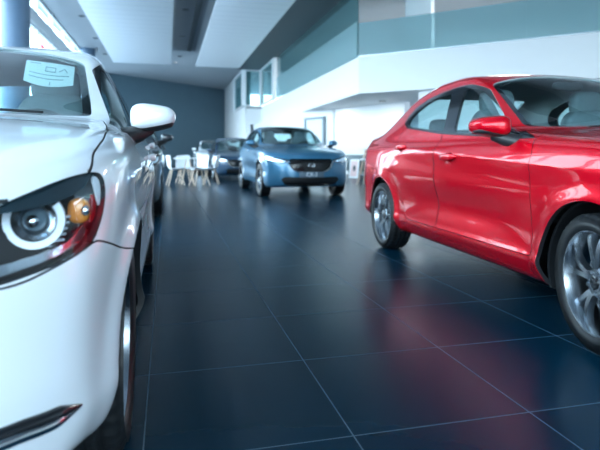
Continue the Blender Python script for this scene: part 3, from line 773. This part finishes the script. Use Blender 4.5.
# -- floor: large dark tiles with thin pale joints, one tile 0.6 m
def floor_mat():
    m, nt, N, K, b = nodes('dark_floor_tile')
    t = N.new('ShaderNodeNewGeometry'); sep = N.new('ShaderNodeSeparateXYZ'); K.new(t.outputs['Position'], sep.inputs[0])
    def mth(op, a, bv=None, c=None):
        n = N.new('ShaderNodeMath'); n.operation = op
        for i, v in enumerate((a, bv, c)):
            if v is None: continue
            if isinstance(v, (int, float)): n.inputs[i].default_value = v
            else: K.new(v, n.inputs[i])
        return n.outputs[0]
    def joint(s, o, w):
        f = mth('PINGPONG', mth('ADD', s, -o + 60), .3)
        return mth('LESS_THAN', f, w)
    j = mth('MAXIMUM', joint(sep.outputs['X'], .535, .0022), joint(sep.outputs['Y'], .29, .0022))
    cellx = mth('FLOOR', mth('DIVIDE', mth('ADD', sep.outputs['X'], 59.465), .6)); celly = mth('FLOOR', mth('DIVIDE', mth('ADD', sep.outputs['Y'], 59.71), .6))
    cmb = N.new('ShaderNodeCombineXYZ'); K.new(cellx, cmb.inputs[0]); K.new(celly, cmb.inputs[1])
    wn = N.new('ShaderNodeTexWhiteNoise'); K.new(cmb.outputs[0], wn.inputs['Vector'])
    nz = N.new('ShaderNodeTexNoise'); nz.inputs['Scale'].default_value = 14; nz.inputs['Detail'].default_value = 4; K.new(t.outputs['Position'], nz.inputs['Vector'])
    base = N.new('ShaderNodeMix'); base.data_type = 'RGBA'
    base.inputs['A'].default_value = (.0006, .014, .030, 1); base.inputs['B'].default_value = (.001, .020, .040, 1)
    K.new(mth('ADD', mth('MULTIPLY', wn.outputs['Value'], .6), mth('MULTIPLY', nz.outputs['Fac'], .4)), base.inputs['Factor'])
    mix = N.new('ShaderNodeMix'); mix.data_type = 'RGBA'; K.new(j, mix.inputs['Factor']); K.new(base.outputs['Result'], mix.inputs['A'])
    mix.inputs['B'].default_value = (.07, .12, .16, 1)
    K.new(mix.outputs['Result'], b.inputs['Base Color'])
    b.inputs['Specular IOR Level'].default_value = .13; b.inputs['Specular Tint'].default_value = (.62, .84, 1, 1)
    rr = mth('ADD', mth('MULTIPLY', nz.outputs['Fac'], .05), .235); K.new(mth('ADD', rr, mth('MULTIPLY', j, .3)), b.inputs['Roughness'])
    return m
WALL = plain('white_wall_paint', (.79, .815, .84), .6, noise=.02, scale=2)
SLATE = plain('slate_blue_wall_paint', (.12, .20, .255), .7, noise=.06, scale=1.5)
CEILING = plain('grey_ceiling_paint', (.42, .45, .48), .8, noise=.04, scale=1)
BEAM = plain('dark_steel', (.05, .065, .08), .6)
FRAME = plain('white_aluminium', (.80, .83, .86), .4)
COLUMN = plain('blue_grey_column_cladding', (.11, .18, .27), .45, noise=.05)
BALC = glass('balustrade_glass', (.62, .77, .79), .8, haze=.4, hazecol=(.42, .60, .64))
MEZZ = glass('mezzanine_glass', (.55, .74, .76), .8, haze=.10, hazecol=(.2, .38, .42))
CLEAR = glass('facade_glass', (.93, .97, .98), .9)
PAVE = plain('grey_paving', (.42, .44, .46), .8, noise=.05)
def panel_mat():
    m, nt, N, K, b = nodes('white_slat_panel')
    t = N.new('ShaderNodeNewGeometry'); sp = N.new('ShaderNodeSeparateXYZ'); K.new(t.outputs['Position'], sp.inputs[0])
    w = N.new('ShaderNodeMath'); w.operation = 'PINGPONG'; w.inputs[1].default_value = .3; K.new(sp.outputs['Y'], w.inputs[0])
    l = N.new('ShaderNodeMath'); l.operation = 'LESS_THAN'; l.inputs[1].default_value = .02; K.new(w.outputs[0], l.inputs[0])
    mix = N.new('ShaderNodeMix'); mix.data_type = 'RGBA'; K.new(l.outputs[0], mix.inputs['Factor'])
    mix.inputs['A'].default_value = (.88, .90, .93, 1); mix.inputs['B'].default_value = (.72, .75, .79, 1)
    K.new(mix.outputs['Result'], b.inputs['Base Color']); b.inputs['Roughness'].default_value = .5
    return m
PANEL = panel_mat()

XF = -4.3; Y0 = -4.5
box('floor', (XF-.3, Y0-.3, -.2), (18, 47, 0), floor_mat(), kind='structure')
box('floor_outside', (-60, -40, -.35), (60, 90, -.21), PAVE, kind='structure')
box('ceiling', (XF-.3, Y0-.3, CEIL), (18, 47, CEIL+.2), CEILING, kind='structure')
# rear wall, slanting away to the right
wall('wall_back', [(XF-.2, 36.2), (4.65, 44.0)], 0, CEIL, SLATE)
# far right wall, white, and the stepped mezzanine front
q = Vector((.7071, -.7071)); DL = 14.0; P0 = Vector((5.57, 15.05)); PD = P0 + q*DL
wall('wall_far_right', [(4.59, 44.2), (4.59, 31.92)], 0, CEIL, WALL, .3, side=1)
SOF, FAS = 2.67, 3.77
front = [(4.59, 31.8), (5.57, 31.8), (P0.x, P0.y), (PD.x, PD.y)]
wall('wall_balcony', front, SOF, FAS, WALL, .3, side=1)
m = MB(); z0, z1 = SOF+.01, SOF+.2
pl = [(4.62, 31.78), (5.60, 31.78), (P0.x+.05, P0.y+.02), (PD.x, PD.y+.05), (18, PD.y+.05), (18, 34), (4.62, 34)]
k = len(pl); m.add([(x, y, z0) for x, y in pl]+[(x, y, z1) for x, y in pl], [tuple(range(k-1, -1, -1)), tuple(range(k, 2*k))]+[(i, (i+1) % k, k+(i+1) % k, k+i) for i in range(k)])
m.build('ceiling_soffit', WALL, None, False, kind='structure')
m = MB(); z0, z1 = FAS-.15, FAS-.02
m.add([(x, y, z0) for x, y in pl]+[(x, y, z1) for x, y in pl], [tuple(range(k-1, -1, -1)), tuple(range(k, 2*k))]+[(i, (i+1) % k, k+(i+1) % k, k+i) for i in range(k)])
m.build('floor_mezzanine', plain('grey_carpet', (.3, .33, .35), .9, noise=.1, scale=60), None, False, kind='structure')
# ground-floor walls under the mezzanine
wall('wall_under_balcony', [(5.0, 36.0), (5.3, 22.8), (6.45, 20.4)], 0, SOF, WALL, .2, side=1)
wall('wall_lounge', [(6.50, 20.25), (7.90, 16.85)], 0, SOF, WALL, .25, side=1)
a = Vector((7.02, 14.05))
wall('wall_right_front', [(a.x, a.y), tuple(a + q*12.4)], 0, SOF+.02, WALL, .3, side=1)
wall('wall_right', [(PD.x+.2, PD.y), (PD.x+.2, Y0)], 0, CEIL, WALL, .3, side=1)
box('baseboard_lounge', (0, 0, 0), (3.66, .02, .09), plain('grey_skirting', (.12, .14, .16), .5), kind='structure')
bb = bpy.data.objects['baseboard_lounge']; bb.location = (6.47, 20.24, 0); bb.rotation_euler.z = math.atan2(16.85-20.25, 7.90-6.50)
# door in the wall behind the blue car
dr = MB(); dr.box((-.52, -.05, 0), (.52, .02, 2.3)); D = dr.build('door_1', plain('pale_door', (.62, .70, .74), .4), None, False, kind='structure')
fr = MB()
for a_, b_ in (((-.62, -.09, 0), (-.52, .03, 2.4)), ((.52, -.09, 0), (.62, .03, 2.4)), ((-.62, -.09, 2.3), (.62, .03, 2.4))): fr.box(a_, b_)
fr.build('door_frame', plain('grey_door_frame', (.16, .22, .27), .4), D, False)
hd = MB(); hd.tube([(.40, -.11, .98), (.40, -.11, 1.18)], .014); hd.box((.39, -.11, 1.0), (.41, -.04, 1.02)); hd.box((.39, -.11, 1.14), (.41, -.04, 1.16)); hd.build('door_handle', ALLOY, D)
D.location = (5.98, 21.34, 0); D.rotation_euler.z = math.atan2(20.4-22.8, 6.45-5.3)
# -- mezzanine: posts, glass, room behind it
wall('wall_mezzanine', [(9.4, 34), (11.6, 20.2), (18, 14)], FAS, CEIL, plain('grey_teal_wall', (.36, .42, .45), .7), .2, side=1)
wall('trim_1', [(4.59, 31.8), (5.57, 31.8), (P0.x, P0.y)], CEIL-.22, CEIL, BEAM, .35, side=1)
def pane(name, a, b, z0, z1, mat, kind='structure', label=None):
    a = Vector(a); b = Vector(b); d = b-a; m = MB(); m.box((0, 0, z0), (d.length, .016, z1))
    o = m.build(name, mat, None, False, kind=kind); o.location = (a.x, a.y, 0); o.rotation_euler.z = math.atan2(d.y, d.x)
    return o
ZT = CEIL-.23
nF = 1
def winframe(a, b, z0, z1, name, t=.12, th=.14):
    a = Vector(a); b = Vector(b); d = b-a; L = d.length
    g = MB(); g.box((t, 0, z0+.05), (L-t, .02, z1-th)); o = g.build(name, MEZZ, None, False, kind='structure')
    f = MB()
    for p, q_ in (((0, -.08, z0), (t, .10, z1)), ((L-t, -.08, z0), (L, .10, z1)), ((t, -.08, z0), (L-t, .10, z0+.05)), ((t, -.08, z1-th), (L-t, .10, z1))): f.box(p, q_)
    f.build('window_frame', FRAME, o, False)
    o.location = (a.x, a.y, 0); o.rotation_euler.z = math.atan2(d.y, d.x); return o
winframe((4.45, 36.4), (4.45, 31.7), FAS, ZT, 'window_1', .5)
winframe((4.50, 31.65), (5.50, 31.65), FAS, ZT, 'window_2', .08)
winframe((5.45, 31.6), (5.45, 27.2), FAS, ZT, 'window_3', .5)
PG = P0 + Vector((-.02, 0))
pane('window_4', (5.55, 27.1), (PG.x, PG.y), FAS, ZT, MEZZ)
pane('balustrade_glass', (5.50, 27.1), (PG.x-.04, PG.y), FAS, FAS+1.05, BALC)
n = 6
for i in range(n):
    s0 = P0 + q*(DL*i/n + .001); s1 = P0 + q*(DL*(i+1)/n - .001)
    pane('balustrade_glass', s0, s1, FAS, FAS+1.0, BALC)
rail = MB(); rail.box((0, -.02, 0), (DL, .05, .025)); r_ = rail.build('trim_2', ALLOY, None, False, kind='structure'); r_.location = (P0.x, P0.y, FAS-.005); r_.rotation_euler.z = R(-45)
cb = MB(); cb.box((-.42, -.42, FAS), (.42, .42, CEIL)); c_ = cb.build('column', WALL, None, False, kind='structure'); c_.location = (8.2, 16.3, 0); c_.rotation_euler.z = R(-35)
# -- glass facade on the left, and an added window behind the camera
def facade(name_i, a, b, z0, z1, nm, first):
    a = Vector(a); b = Vector(b); d = b-a; L = d.length
    g = MB(); g.box((0, 0, z0), (L, .02, z1)); o = g.build('window_%d' % name_i, CLEAR, None, False, kind='structure')
    f = MB()
    for i in range(nm+1):
        x = L*i/nm; f.box((x-.035, -.09, z0), (x+.035, .09, z1))
    f.box((0, -.06, z0), (L, .06, z0+.08)); f.box((0, -.06, z1-.08), (L, .06, z1))
    f.build('window_frame', FRAME, o, False); o.location = (a.x, a.y, 0); o.rotation_euler.z = math.atan2(d.y, d.x); return o
facade(5, (XF, Y0), (XF, 36.4), 0, 5.12, 17, 1)
facade(6, (XF, Y0), (XF, 36.4), 5.52, CEIL, 17, 1)
box('trim_6', (XF-.12, Y0, 0), (XF+.10, 36.4, .5), plain('added_grey_plinth', (.10, .12, .14), .5), kind='structure')  # unseen plinth, added to darken low reflections in the red paint
box('trim_3', (XF-.16, Y0, 5.12), (XF+.14, 36.4, 5.52), FRAME, kind='structure')
facade(7, (XF, Y0), (4.0, Y0), .4, 3.4, 5, 1)  # unseen window, added to brighten the front of the white car
box('wall_front', (XF-.2, Y0-.2, 3.4), (PD.x+.4, Y0, CEIL), WALL, kind='structure')
box('wall_front_sill', (XF-.2, Y0-.2, 0), (4.0, Y0, .4), WALL, kind='structure')
box('wall_front_side', (4.0, Y0-.2, 0), (PD.x+.4, Y0, 3.4), WALL, kind='structure')
for y in (14.9, 28.2):
    m = MB(); m.lathe([(.36, 0), (.36, CEIL)], 40, 'z', (-3.9, y+.6, 0)); m.build('column', COLUMN, None, True, kind='structure')
# -- hanging ceiling panels, dark service slot, downlights
PZ = 5.5
def cloud(x0, x1, y0, y1, label):
    t = thing('ceiling_panel', label, 'ceiling panel', ((x0+x1)/2, (y0+y1)/2, PZ))
    m = MB(); m.box((x0-(x0+x1)/2, y0-(y0+y1)/2, 0), (x1-(x0+x1)/2, y1-(y0+y1)/2, .06), .01); m.build('panel_board', PANEL, t)
    for sx in (-1, 1):
        for sy in (-.45, -.15, .15, .45):
            r = MB(); r.tube([(sx*.8, sy*(y1-y0), .06), (sx*.8, sy*(y1-y0), CEIL-PZ)], .012, 6); r.build('hanger', BEAM, t)
    return t
cloud(-2.63, .20, 3.0, 28.4, 'long white slatted ceiling panel hanging on the left, above the white car')
cloud(1.46, 3.78, 3.0, 28.6, 'long white slatted ceiling panel hanging on the right, beside the glass mezzanine')
box('trim_5', (4.0, -2, CEIL-.30), (5.55, 31.5, CEIL), BEAM, kind='structure')
box('trim_4', (.98, 2, CEIL-.14), (1.18, 27.5, CEIL), BEAM, kind='structure')
SLOT = plain('grey_ceiling_slot', (.24, .27, .30), .8)
box('trim_7', (.30, 2, CEIL-.03), (1.40, 28, CEIL), SLOT, kind='structure')
SPOTM = plain('downlight_bezel', (.10, .12, .14), .5)
m_, nt_, N_, K_, b_ = nodes('downlight_lamp'); b_.inputs['Emission Color'].default_value = (1, .95, .88, 1); b_.inputs['Emission Strength'].default_value = 3; GLOW = m_
def downlight(x, y, z, label, group, mat):
    t = thing('downlight', label, 'ceiling light', (x, y, z), 0, group)
    a = MB(); a.lathe([(.075, -.02), (.12, -.02), (.125, 0), (.075, 0)], 24, 'z', close=True); a.build('bezel', SPOTM, t)
    l = MB(); l.lathe([(.074, -.008), (.074, -.002)], 24, 'z'); l.build('lamp', mat, t); return t
OFF = plain('unlit_lamp', (.03, .035, .04), .3)
dl = None
for i, y in enumerate((9, 12.5, 16, 20, 24.5, 29.5)):
    downlight(.66, y, CEIL-.03, 'round dark downlight in the ceiling gap between the two white panels', 'downlights between the ceiling panels', OFF)
for i, y in enumerate((12.5, 15.5, 19, 22, 26, 30)):
    downlight(-3.2, y, CEIL, 'round dark downlight in the grey ceiling strip beside the window wall', 'downlights along the window wall', OFF)
for i, x in enumerate((-1.6, .5, 2.4)):
    downlight(x, 31.5+x*.5, CEIL, 'round lit downlight in the ceiling beyond the far ends of the white panels', 'downlights near the slate wall', GLOW)
downlight(7.15, 17.0, SOF+.01, 'small lit downlight in the white soffit above the lounge corner', None, GLOW)
# red pennant outside, beyond the column
t = thing('red_pennant', 'red triangular pennant seen outside through the window wall above the white car', 'flag', (-8.0, 37.7, -.21))
p = MB(); p.tube([(0, 0, 0), (0, 0, 8.5)], .04, 10); p.build('flagpole', FRAME, t)
p = MB(); p.add([(.03, -.01, 7.75), (.62, -.01, 7.75), (.03, -.01, 8.4), (.03, .01, 7.75), (.62, .01, 7.75), (.03, .01, 8.4)], [(0, 1, 2), (5, 4, 3), (0, 3, 4, 1), (1, 4, 5, 2), (2, 5, 3, 0)]); p.build('flag_cloth', plain('red_cloth', (.8, .02, .03), .7), t, False)
# ---------------------------------------------------------------- furniture
WOOD = plain('pale_beech', (.72, .57, .45), .5, noise=.15, scale=20)
SHELLW = plain('white_seat_shell', (.80, .84, .88), .4)
def make_chair():
    t = thing('shell_chair', '', 'chair')
    V = []; F = []; nu, nv = 17, 20
    # one bent shell: seat front edge -> seat -> curved back
    path = [(-.22, .43), (-.20, .445), (-.12, .445), (-.02, .435), (.08, .435), (.15, .455), (.195, .51), (.215, .58), (.23, .66), (.243, .74), (.25, .80), (.252, .825)]
    path = [(p.x, p.y) for p in dense([(a, b, 0) for a, b in path], 3)]
    for off in (0, -.012):
        for i, (x, z) in enumerate(path):
            u = i/(len(path)-1); hw = .225 - .02*abs(u-.5) - .10*max(0, u-.85)/.15*.6 - .05*max(0, .1-u)/.1
            for j in range(nu):
                s = 2*j/(nu-1)-1; lift = .055*abs(s)**3*(1-u) + .0
                fw = -.07*abs(s)**2.5*min(1, max(0, (u-.4)/.3))
                V.append((x + fw + (off if u > .5 else 0), s*hw, z + lift + (off if u <= .5 else 0)))
    n = len(path)
    for l in (0, 1):
        for i in range(n-1):
            for j in range(nu-1):
                a = l*n*nu + i*nu + j; f = (a, a+1, a+nu+1, a+nu); F.append(f if l else f[::-1])
    for i in range(n-1):
        for j, c in ((0, 0), (nu-1, 1)): a = i*nu+j; b = a+n*nu; F.append((a, a+nu, b+nu, b) if c else (a, b, b+nu, a+nu))
    for j in range(nu-1):
        a = j; b = a+n*nu; F.append((a, b, b+1, a+1)[::-1]); a = (n-1)*nu+j; b = a+n*nu; F.append((a, b, b+1, a+1))
    link('seat', mesh('seat', V, F, True, True), SHELLW, t)
    for sx, sy in ((-1, 1), (-1, -1), (1, 1), (1, -1)):
        l = MB(); l.tube([(sx*.10, sy*.10, .425), (sx*.215, sy*.215, 0)], [.019, .014], 10); l.build('leg', WOOD, t)
    b = MB()
    for k in (1, -1): b.tube([(-.16, -.16*k, .21), (.16, .16*k, .21)], .005, 6)
    b.build('cross_brace', BEAM, t); b = MB()
    b.tube([(-.1, -.1, .415), (.1, .1, .415)], .008, 6); b.tube([(-.1, .1, .415), (.1, -.1, .415)], .008, 6)
    b.build('seat_bracket', BEAM, t)
    return t
ch = make_chair()
spots = [(.22, 15.0, R(190), 'white shell chair with wooden legs, leftmost at the small round table'),
         (.86, 14.75, R(20), 'white shell chair with wooden legs, just right of the small round table'),
         (1.22, 15.35, R(-10), 'white shell chair with wooden legs, rightmost of the group, beside the navy car'),
         (.50, 16.1, R(100), 'white shell chair with wooden legs, standing behind the small round table')]
for i, (x, y, a, lab) in enumerate(spots):
    o = ch if i == 0 else copy_tree(ch)
    o.location = (x, y, 0); o.rotation_euler.z = a; tag(o, lab, 'chair', 'shell chairs round the white table')
t = thing('round_table', 'small round white table on splayed pale wooden legs among the white chairs', 'table', (.57, 15.3, 0))
m = MB(); m.lathe([(.30, .725), (.395, .725), (.40, .735), (.395, .75), (.30, .75)], 48, 'z'); m.build('table_top', SHELLW, t)
for k in range(4):
    a = R(45+90*k); l = MB(); l.tube([(.06*math.cos(a), .06*math.sin(a), .72), (.24*math.cos(a), .24*math.sin(a), 0)], [.02, .014], 10); l.build('leg', WOOD, t)
# lounge corner on the right
t = thing('bar_table', 'tall white bar table on pale wooden legs in front of the lounge wall', 'table', (5.80, 14.95, 0), R(15))
m = MB(); m.lathe([(.28, .99), (.345, .99), (.35, 1.01), (.345, 1.03), (.28, 1.03)], 40, 'z'); m.build('table_top', SHELLW, t)
for k in range(4):
    a = R(45+90*k); l = MB(); l.tube([(.05*math.cos(a), .05*math.sin(a), .99), (.27*math.cos(a), .27*math.sin(a), 0)], [.03, .022], 10); l.build('leg', WOOD, t)
t = thing('bar_stool', 'white bar stool with pale wooden legs beside the tall white bar table', 'stool', (5.45, 14.1, 0), R(40))
m = MB(); m.blob((0, 0, .70), (.19, .18, .035), .7, .9, 28, 12, lambda x, y, z: (x, y, z + 1.2*max(0, x-.3)**2)); m.build('seat', SHELLW, t)
for sx, sy in ((-1, 1), (-1, -1), (1, 1), (1, -1)):
    l = MB(); l.tube([(sx*.08, sy*.08, .68), (sx*.20, sy*.20, 0)], [.02, .016], 10); l.build('leg', WOOD, t)
m = MB()
for p in range(4):
    c = [(-1, -1), (1, -1), (1, 1), (-1, 1)]; a, b = c[p], c[(p+1) % 4]; m.tube([(a[0]*.155, a[1]*.155, .26), (b[0]*.155, b[1]*.155, .26)], .009, 8)
m.build('footrest', ALLOY, t)
t = thing('sideboard', 'low dark sideboard against the white lounge wall', 'cabinet', (7.03, 18.25, 0), math.atan2(-3.4, 1.4))
m = MB(); m.box((-.85, -.22, .24), (.85, .22, .84), .01); m.build('carcass', plain('dark_teal_lacquer', (.03, .07, .09), .4), t)
for x in (-.42, .42):
    d = MB(); d.box((x-.41, -.245, .26), (x+.41, -.221, .82), .006); dd = d.build('door', plain('dark_teal_front', (.035, .08, .10), .35), t)
    k_ = MB(); k_.tube([(x-.3*(1 if x > 0 else -1), -.262, .42), (x-.3*(1 if x > 0 else -1), -.262, .56)], .008, 8); k_.build('handle', ALLOY, dd)
for sx in (-.75, .75):
    for sy in (-.15, .15): l = MB(); l.tube([(sx, sy, .245), (sx, sy, 0)], .02, 8); l.build('leg', BEAM, t)
t = thing('framed_picture', 'white framed picture with a pink mount standing in front of the dark sideboard', 'picture', (6.50, 18.12, 0), math.atan2(-3.4, 1.4))
m = MB()
for a_, b_ in (((-.24, -.02, 0), (.24, .02, .06)), ((-.24, -.02, .62), (.24, .02, .68)), ((-.24, -.02, .06), (-.18, .02, .62)), ((.18, -.02, .06), (.24, .02, .62))): m.box(a_, b_)
m.build('frame', FRAME, t, False)
m = MB(); m.box((-.18, -.005, .06), (.18, .008, .62)); m.build('print', plain('pink_print', (.75, .55, .55), .6), t, False)
m = MB(); m.blob((0, -.006, .36), (.07, .004, .11), 1, 1); m.build('print_motif', BEAM, t)
for ch_ in t.children:
    ch_.rotation_euler.x = R(-7)
# potted plant behind the mezzanine glass
t = thing('potted_plant', 'dark green leafy potted plant behind the mezzanine glass', 'plant', (6.35, 22.6, FAS-.02))
m = MB(); m.lathe([(.16, 0), (.22, .4), (.20, .4), (.19, .34)], 24, 'z'); m.build('pot', FRAME, t)
rnd = random.Random(4); m = MB(); s_ = MB()
for k in range(46):
    a = rnd.uniform(0, 6.28); h = rnd.uniform(.55, 1.45); r_ = rnd.uniform(.12, .5); b0 = Vector((.03*math.cos(a), .03*math.sin(a), .35)); tip = Vector((r_*math.cos(a), r_*math.sin(a), h))
    s_.tube([b0, b0.lerp(tip, .5) + Vector((0, 0, .08)), tip], .006, 5)
    side = Vector((-math.sin(a), math.cos(a), 0)); d = (tip-b0).normalized(); L = rnd.uniform(.16, .28)
    P = [tip, tip + d*L*.4 + side*.05, tip + d*L + Vector((0, 0, -.06)), tip + d*L*.4 - side*.05]; up = Vector((0, 0, .004))
    m.add(P + [p + up for p in P], [(3, 2, 1, 0), (4, 5, 6, 7), (0, 1, 5, 4), (1, 2, 6, 5), (2, 3, 7, 6), (3, 0, 4, 7)])
m.build('foliage', plain('leaf_green', (.03, .09, .04), .5, noise=.3), t, False); s_.build('stem', plain('stem_green', (.06, .10, .04), .6), t)
# ---------------------------------------------------------------- cars on the floor
SMALL = wheel_mesh(.292, .217); LARGE = wheel_mesh(.335, .213, .20)
def car(name, label, x, y, rz, B, paintm, step, alloy, near, wh, **k):
    t = thing(name, label, 'car', (x, y, 0), rz)
    P = make_car(t, B, paintm, step, alloy, near, wh, **k); return t, P
HATCH, SEDAN, CROSS = small_car(False), small_car(True), crossover()
white, WP = car('hatchback', 'white car in the left foreground, its headlight and mirror close to the camera', -.94, 1.63, -math.pi/2, HATCH, WHITE, .018, GREYALLOY, True, SMALL)
red, RP = car('sedan', 'glossy red sedan on the right, seen from its side with both wheels in view', 2.5484, 1.8245, R(-93.05), SEDAN, RED, .02, GREYALLOY, True, SMALL, steer=R(-9))
blue, BP = car('crossover', 'blue crossover in the middle distance facing the camera with a plate on its nose', 2.66, 10.62, R(-89.5), CROSS, BLUE, .03, ALLOY, True, LARGE)
navy, _ = car('hatchback', 'navy blue car parked behind the blue crossover', 2.28, 17.6, R(-90), HATCH, NAVY, .035, ALLOY, False, SMALL)
pale, _ = car('crossover', 'white car farthest back, in front of the slate wall behind the navy car', 2.08, 23.0, R(-90), CROSS, WHITE, .04, ALLOY, False, LARGE)
dark, _ = car('crossover', 'dark graphite car hidden behind the white car, only its side and mirror showing', -.93, 7.6, R(-90), CROSS, DARK, .035, ALLOY, False, LARGE)

# fog-lamp trim of the white car (both sides): chrome blade in a black recess
for t, B in ((white, HATCH), (red, SEDAN)):
    for s in (1, -1):
        line = [(.773, .331), (.755, .333), (.735, .335), (.713, .337), (.686, .341), (.660, .342), (.60, .345), (.52, .350)]
        h = dense(surf_curve(B, [(s*a, b) for a, b in line], .002, 0), 4)
        n = len(h)
        m = MB(); m.tube([p + Vector((-.004, 0, .003))*min(1, i/(n*.3)) for i, p in enumerate(h)], [.002 + .014*min(1, i/(n*.25)) for i in range(n)], 12); re = m.build('fog_lamp_recess', GLOSS, t)
        m = MB(); m.tube([p + Vector((.008, 0, -.008))*min(1, i/(n*.3)) for i, p in enumerate(h)], [.002 + .0095*min(1, i/(n*.25)) for i in range(n)], 12); m.build('chrome_blade', CHROME, re, label='chrome fog lamp blade')
# rocker line under the doors of the red car
# paper in the white car's windshield
def top_pt(B, x, y, off):
    h = B.hit((x, y, 2.2), (0, 0, -1), 0, 2); n = B.normal(h[None])[0]; return Vector(h + n*off)
def pick(B, car_o, px, py):
    return None
S_ = thing('price_sheet', 'pale printed sheet hanging inside the windshield of the white car', 'paper sheet', (0, 0, 0))
W = white.matrix_basis
nx, ny = 7, 5; V = []; F = []
c00, c10, c01, c11 = (-1.189, .283), (-1.239, .495), (-.927, .331), (-1.009, .524)
def sheet_pt(u, v, off):
    x = (c00[0]*(1-u)+c10[0]*u)*(1-v) + (c01[0]*(1-u)+c11[0]*u)*v; y = (c00[1]*(1-u)+c10[1]*u)*(1-v) + (c01[1]*(1-u)+c11[1]*u)*v
    x += .05*v*math.sin(math.pi*min(1, u*1.0))
    return W @ top_pt(HATCH, x, y, off)
for off in (-.022, -.024):
    for j in range(ny+1):
        for i in range(nx+1): V.append(sheet_pt(i/nx, j/ny, off))
k = (nx+1)*(ny+1)
for l in (0, 1):
    for j in range(ny):
        for i in range(nx):
            a = l*k + j*(nx+1)+i; f = (a, a+1, a+nx+2, a+nx+1); F.append(f if l else f[::-1])
m = MB(); m.add(V, F); m.build('sheet', PAPER, S_, True)
m = MB()
for (u0, v0, u1, v1) in ((.42, .25, .62, .25), (.42, .25, .42, .45), (.62, .25, .62, .45), (.42, .45, .62, .45), (.70, .4, .80, .25), (.80, .25, .86, .42), (.1, .6, .9, .6), (.1, .75, .8, .75), (.55, .85, .55, .95), (.08, .12, .3, .12)):
    m.tube([sheet_pt(u0+(u1-u0)*t_, v0+(v1-v0)*t_, -.0205) for t_ in (0, .25, .5, .75, 1)], .0022, 5)
m.build('printing', INK, S_)
# plate on the crossover
f = CROSS.feat; pz = f['plate']
h = CROSS.hit((1.3, 0, pz), (-1, 0, 0), 0, 1)
PL = MB(); PL.box((h[0]-.005, -.24, pz-.055), (h[0]+.012, .24, pz+.055), .004); pl = PL.build('number_plate', plain('plate_grey', (.10, .15, .20), .4), blue, label='dark plate with pale lettering')
cu = bpy.data.curves.new('lettering', 'FONT'); cu.body = 'CX-3'; cu.size = .10; cu.align_x = 'CENTER'; cu.align_y = 'CENTER'; cu.extrude = .002
to = bpy.data.objects.new('lettering', cu); COL.objects.link(to)
dg = bpy.context.evaluated_depsgraph_get(); me = bpy.data.meshes.new_from_object(to.evaluated_get(dg)); bpy.data.objects.remove(to)
me.materials.clear(); lt = link('plate_lettering', me, plain('plate_white', (.8, .85, .9), .5), pl)
lt.matrix_local = Matrix.Translation((h[0]+.014, 0, pz)) @ Matrix(((0, 0, 1, 0), (1, 0, 0, 0), (0, 1, 0, 0), (0, 0, 0, 1)))

# ---------------------------------------------------------------- light
w = bpy.data.worlds.new('sky'); scene.world = w; w.use_nodes = True; nt = w.node_tree; bg = nt.nodes['Background']
tc = nt.nodes.new('ShaderNodeTexCoord'); sp = nt.nodes.new('ShaderNodeSeparateXYZ'); nt.links.new(tc.outputs['Generated'], sp.inputs[0])
cr = nt.nodes.new('ShaderNodeValToRGB'); nt.links.new(sp.outputs['Z'], cr.inputs['Fac'])
cr.color_ramp.elements[0].position = 0.0; cr.color_ramp.elements[0].color = (.80, .93, 1, 1)
cr.color_ramp.elements[1].position = .8; cr.color_ramp.elements[1].color = (.55, .78, 1, 1)
nt.links.new(cr.outputs['Color'], bg.inputs['Color']); bg.inputs['Strength'].default_value = 7.0
def area(name, loc, rot, sx, sy, portal=True, power=0, col=(1, 1, 1)):
    l = bpy.data.lights.new(name, 'AREA'); l.shape = 'RECTANGLE'; l.size = sx; l.size_y = sy; l.energy = power; l.color = col
    if portal: l.cycles.is_portal = True
    o = bpy.data.objects.new(name, l); COL.objects.link(o); o.location = loc; o.rotation_euler = rot; return o
area('facade_portal', (XF-.05, 16, 2.6), (0, R(-90), 0), 5.1, 40.8)
area('front_portal', (-.15, Y0-.05, 1.9), (R(90), 0, 0), 8.3, 3.0)
area('clerestory_portal', (XF-.05, 16, 5.86), (0, R(-90), 0), .66, 40.8)
# fill lights added on the mezzanine, without fixtures; lamps under its soffit
for x, y in ((8.5, 20), (8.0, 26), (10.5, 14.5)):
    area('mezzanine_fill', (x, y, CEIL-.06), (0, 0, 0), 1.2, 1.2, False, 150, (.95, .98, 1))
for x, y in ((7.0, 17.0), (6.3, 19.5), (7.5, 14.8), (5.8, 25)):
    area('soffit_lamp', (x, y, SOF-.02), (0, 0, 0), .3, .3, False, 4, (1, .97, .92))
# ---------------------------------------------------------------- camera
cam = bpy.data.cameras.new('camera'); co = bpy.data.objects.new('camera', cam); COL.objects.link(co)
cam.sensor_width = 36; cam.lens = 36*533/600; cam.shift_y = -70/600
co.location = (0, 0, HC); co.rotation_euler = (R(90), 0, -YAW); cam.clip_start = .05; cam.clip_end = 300
cam.dof.use_dof = True; cam.dof.focus_distance = 2.0; cam.dof.aperture_fstop = 3.2
scene.camera = co
vs = scene.view_settings; vs.view_transform = 'Standard'; vs.look = 'None'; vs.gamma = 1; vs.use_curve_mapping = False; vs.exposure = .8
scene.cycles.use_denoising = True; scene.cycles.max_bounces = 10; scene.cycles.transparent_max_bounces = 24; scene.cycles.sample_clamp_indirect = 8
scene.cycles.caustics_reflective = False; scene.cycles.caustics_refractive = False
bpy.data.scenes.remove(WORK)
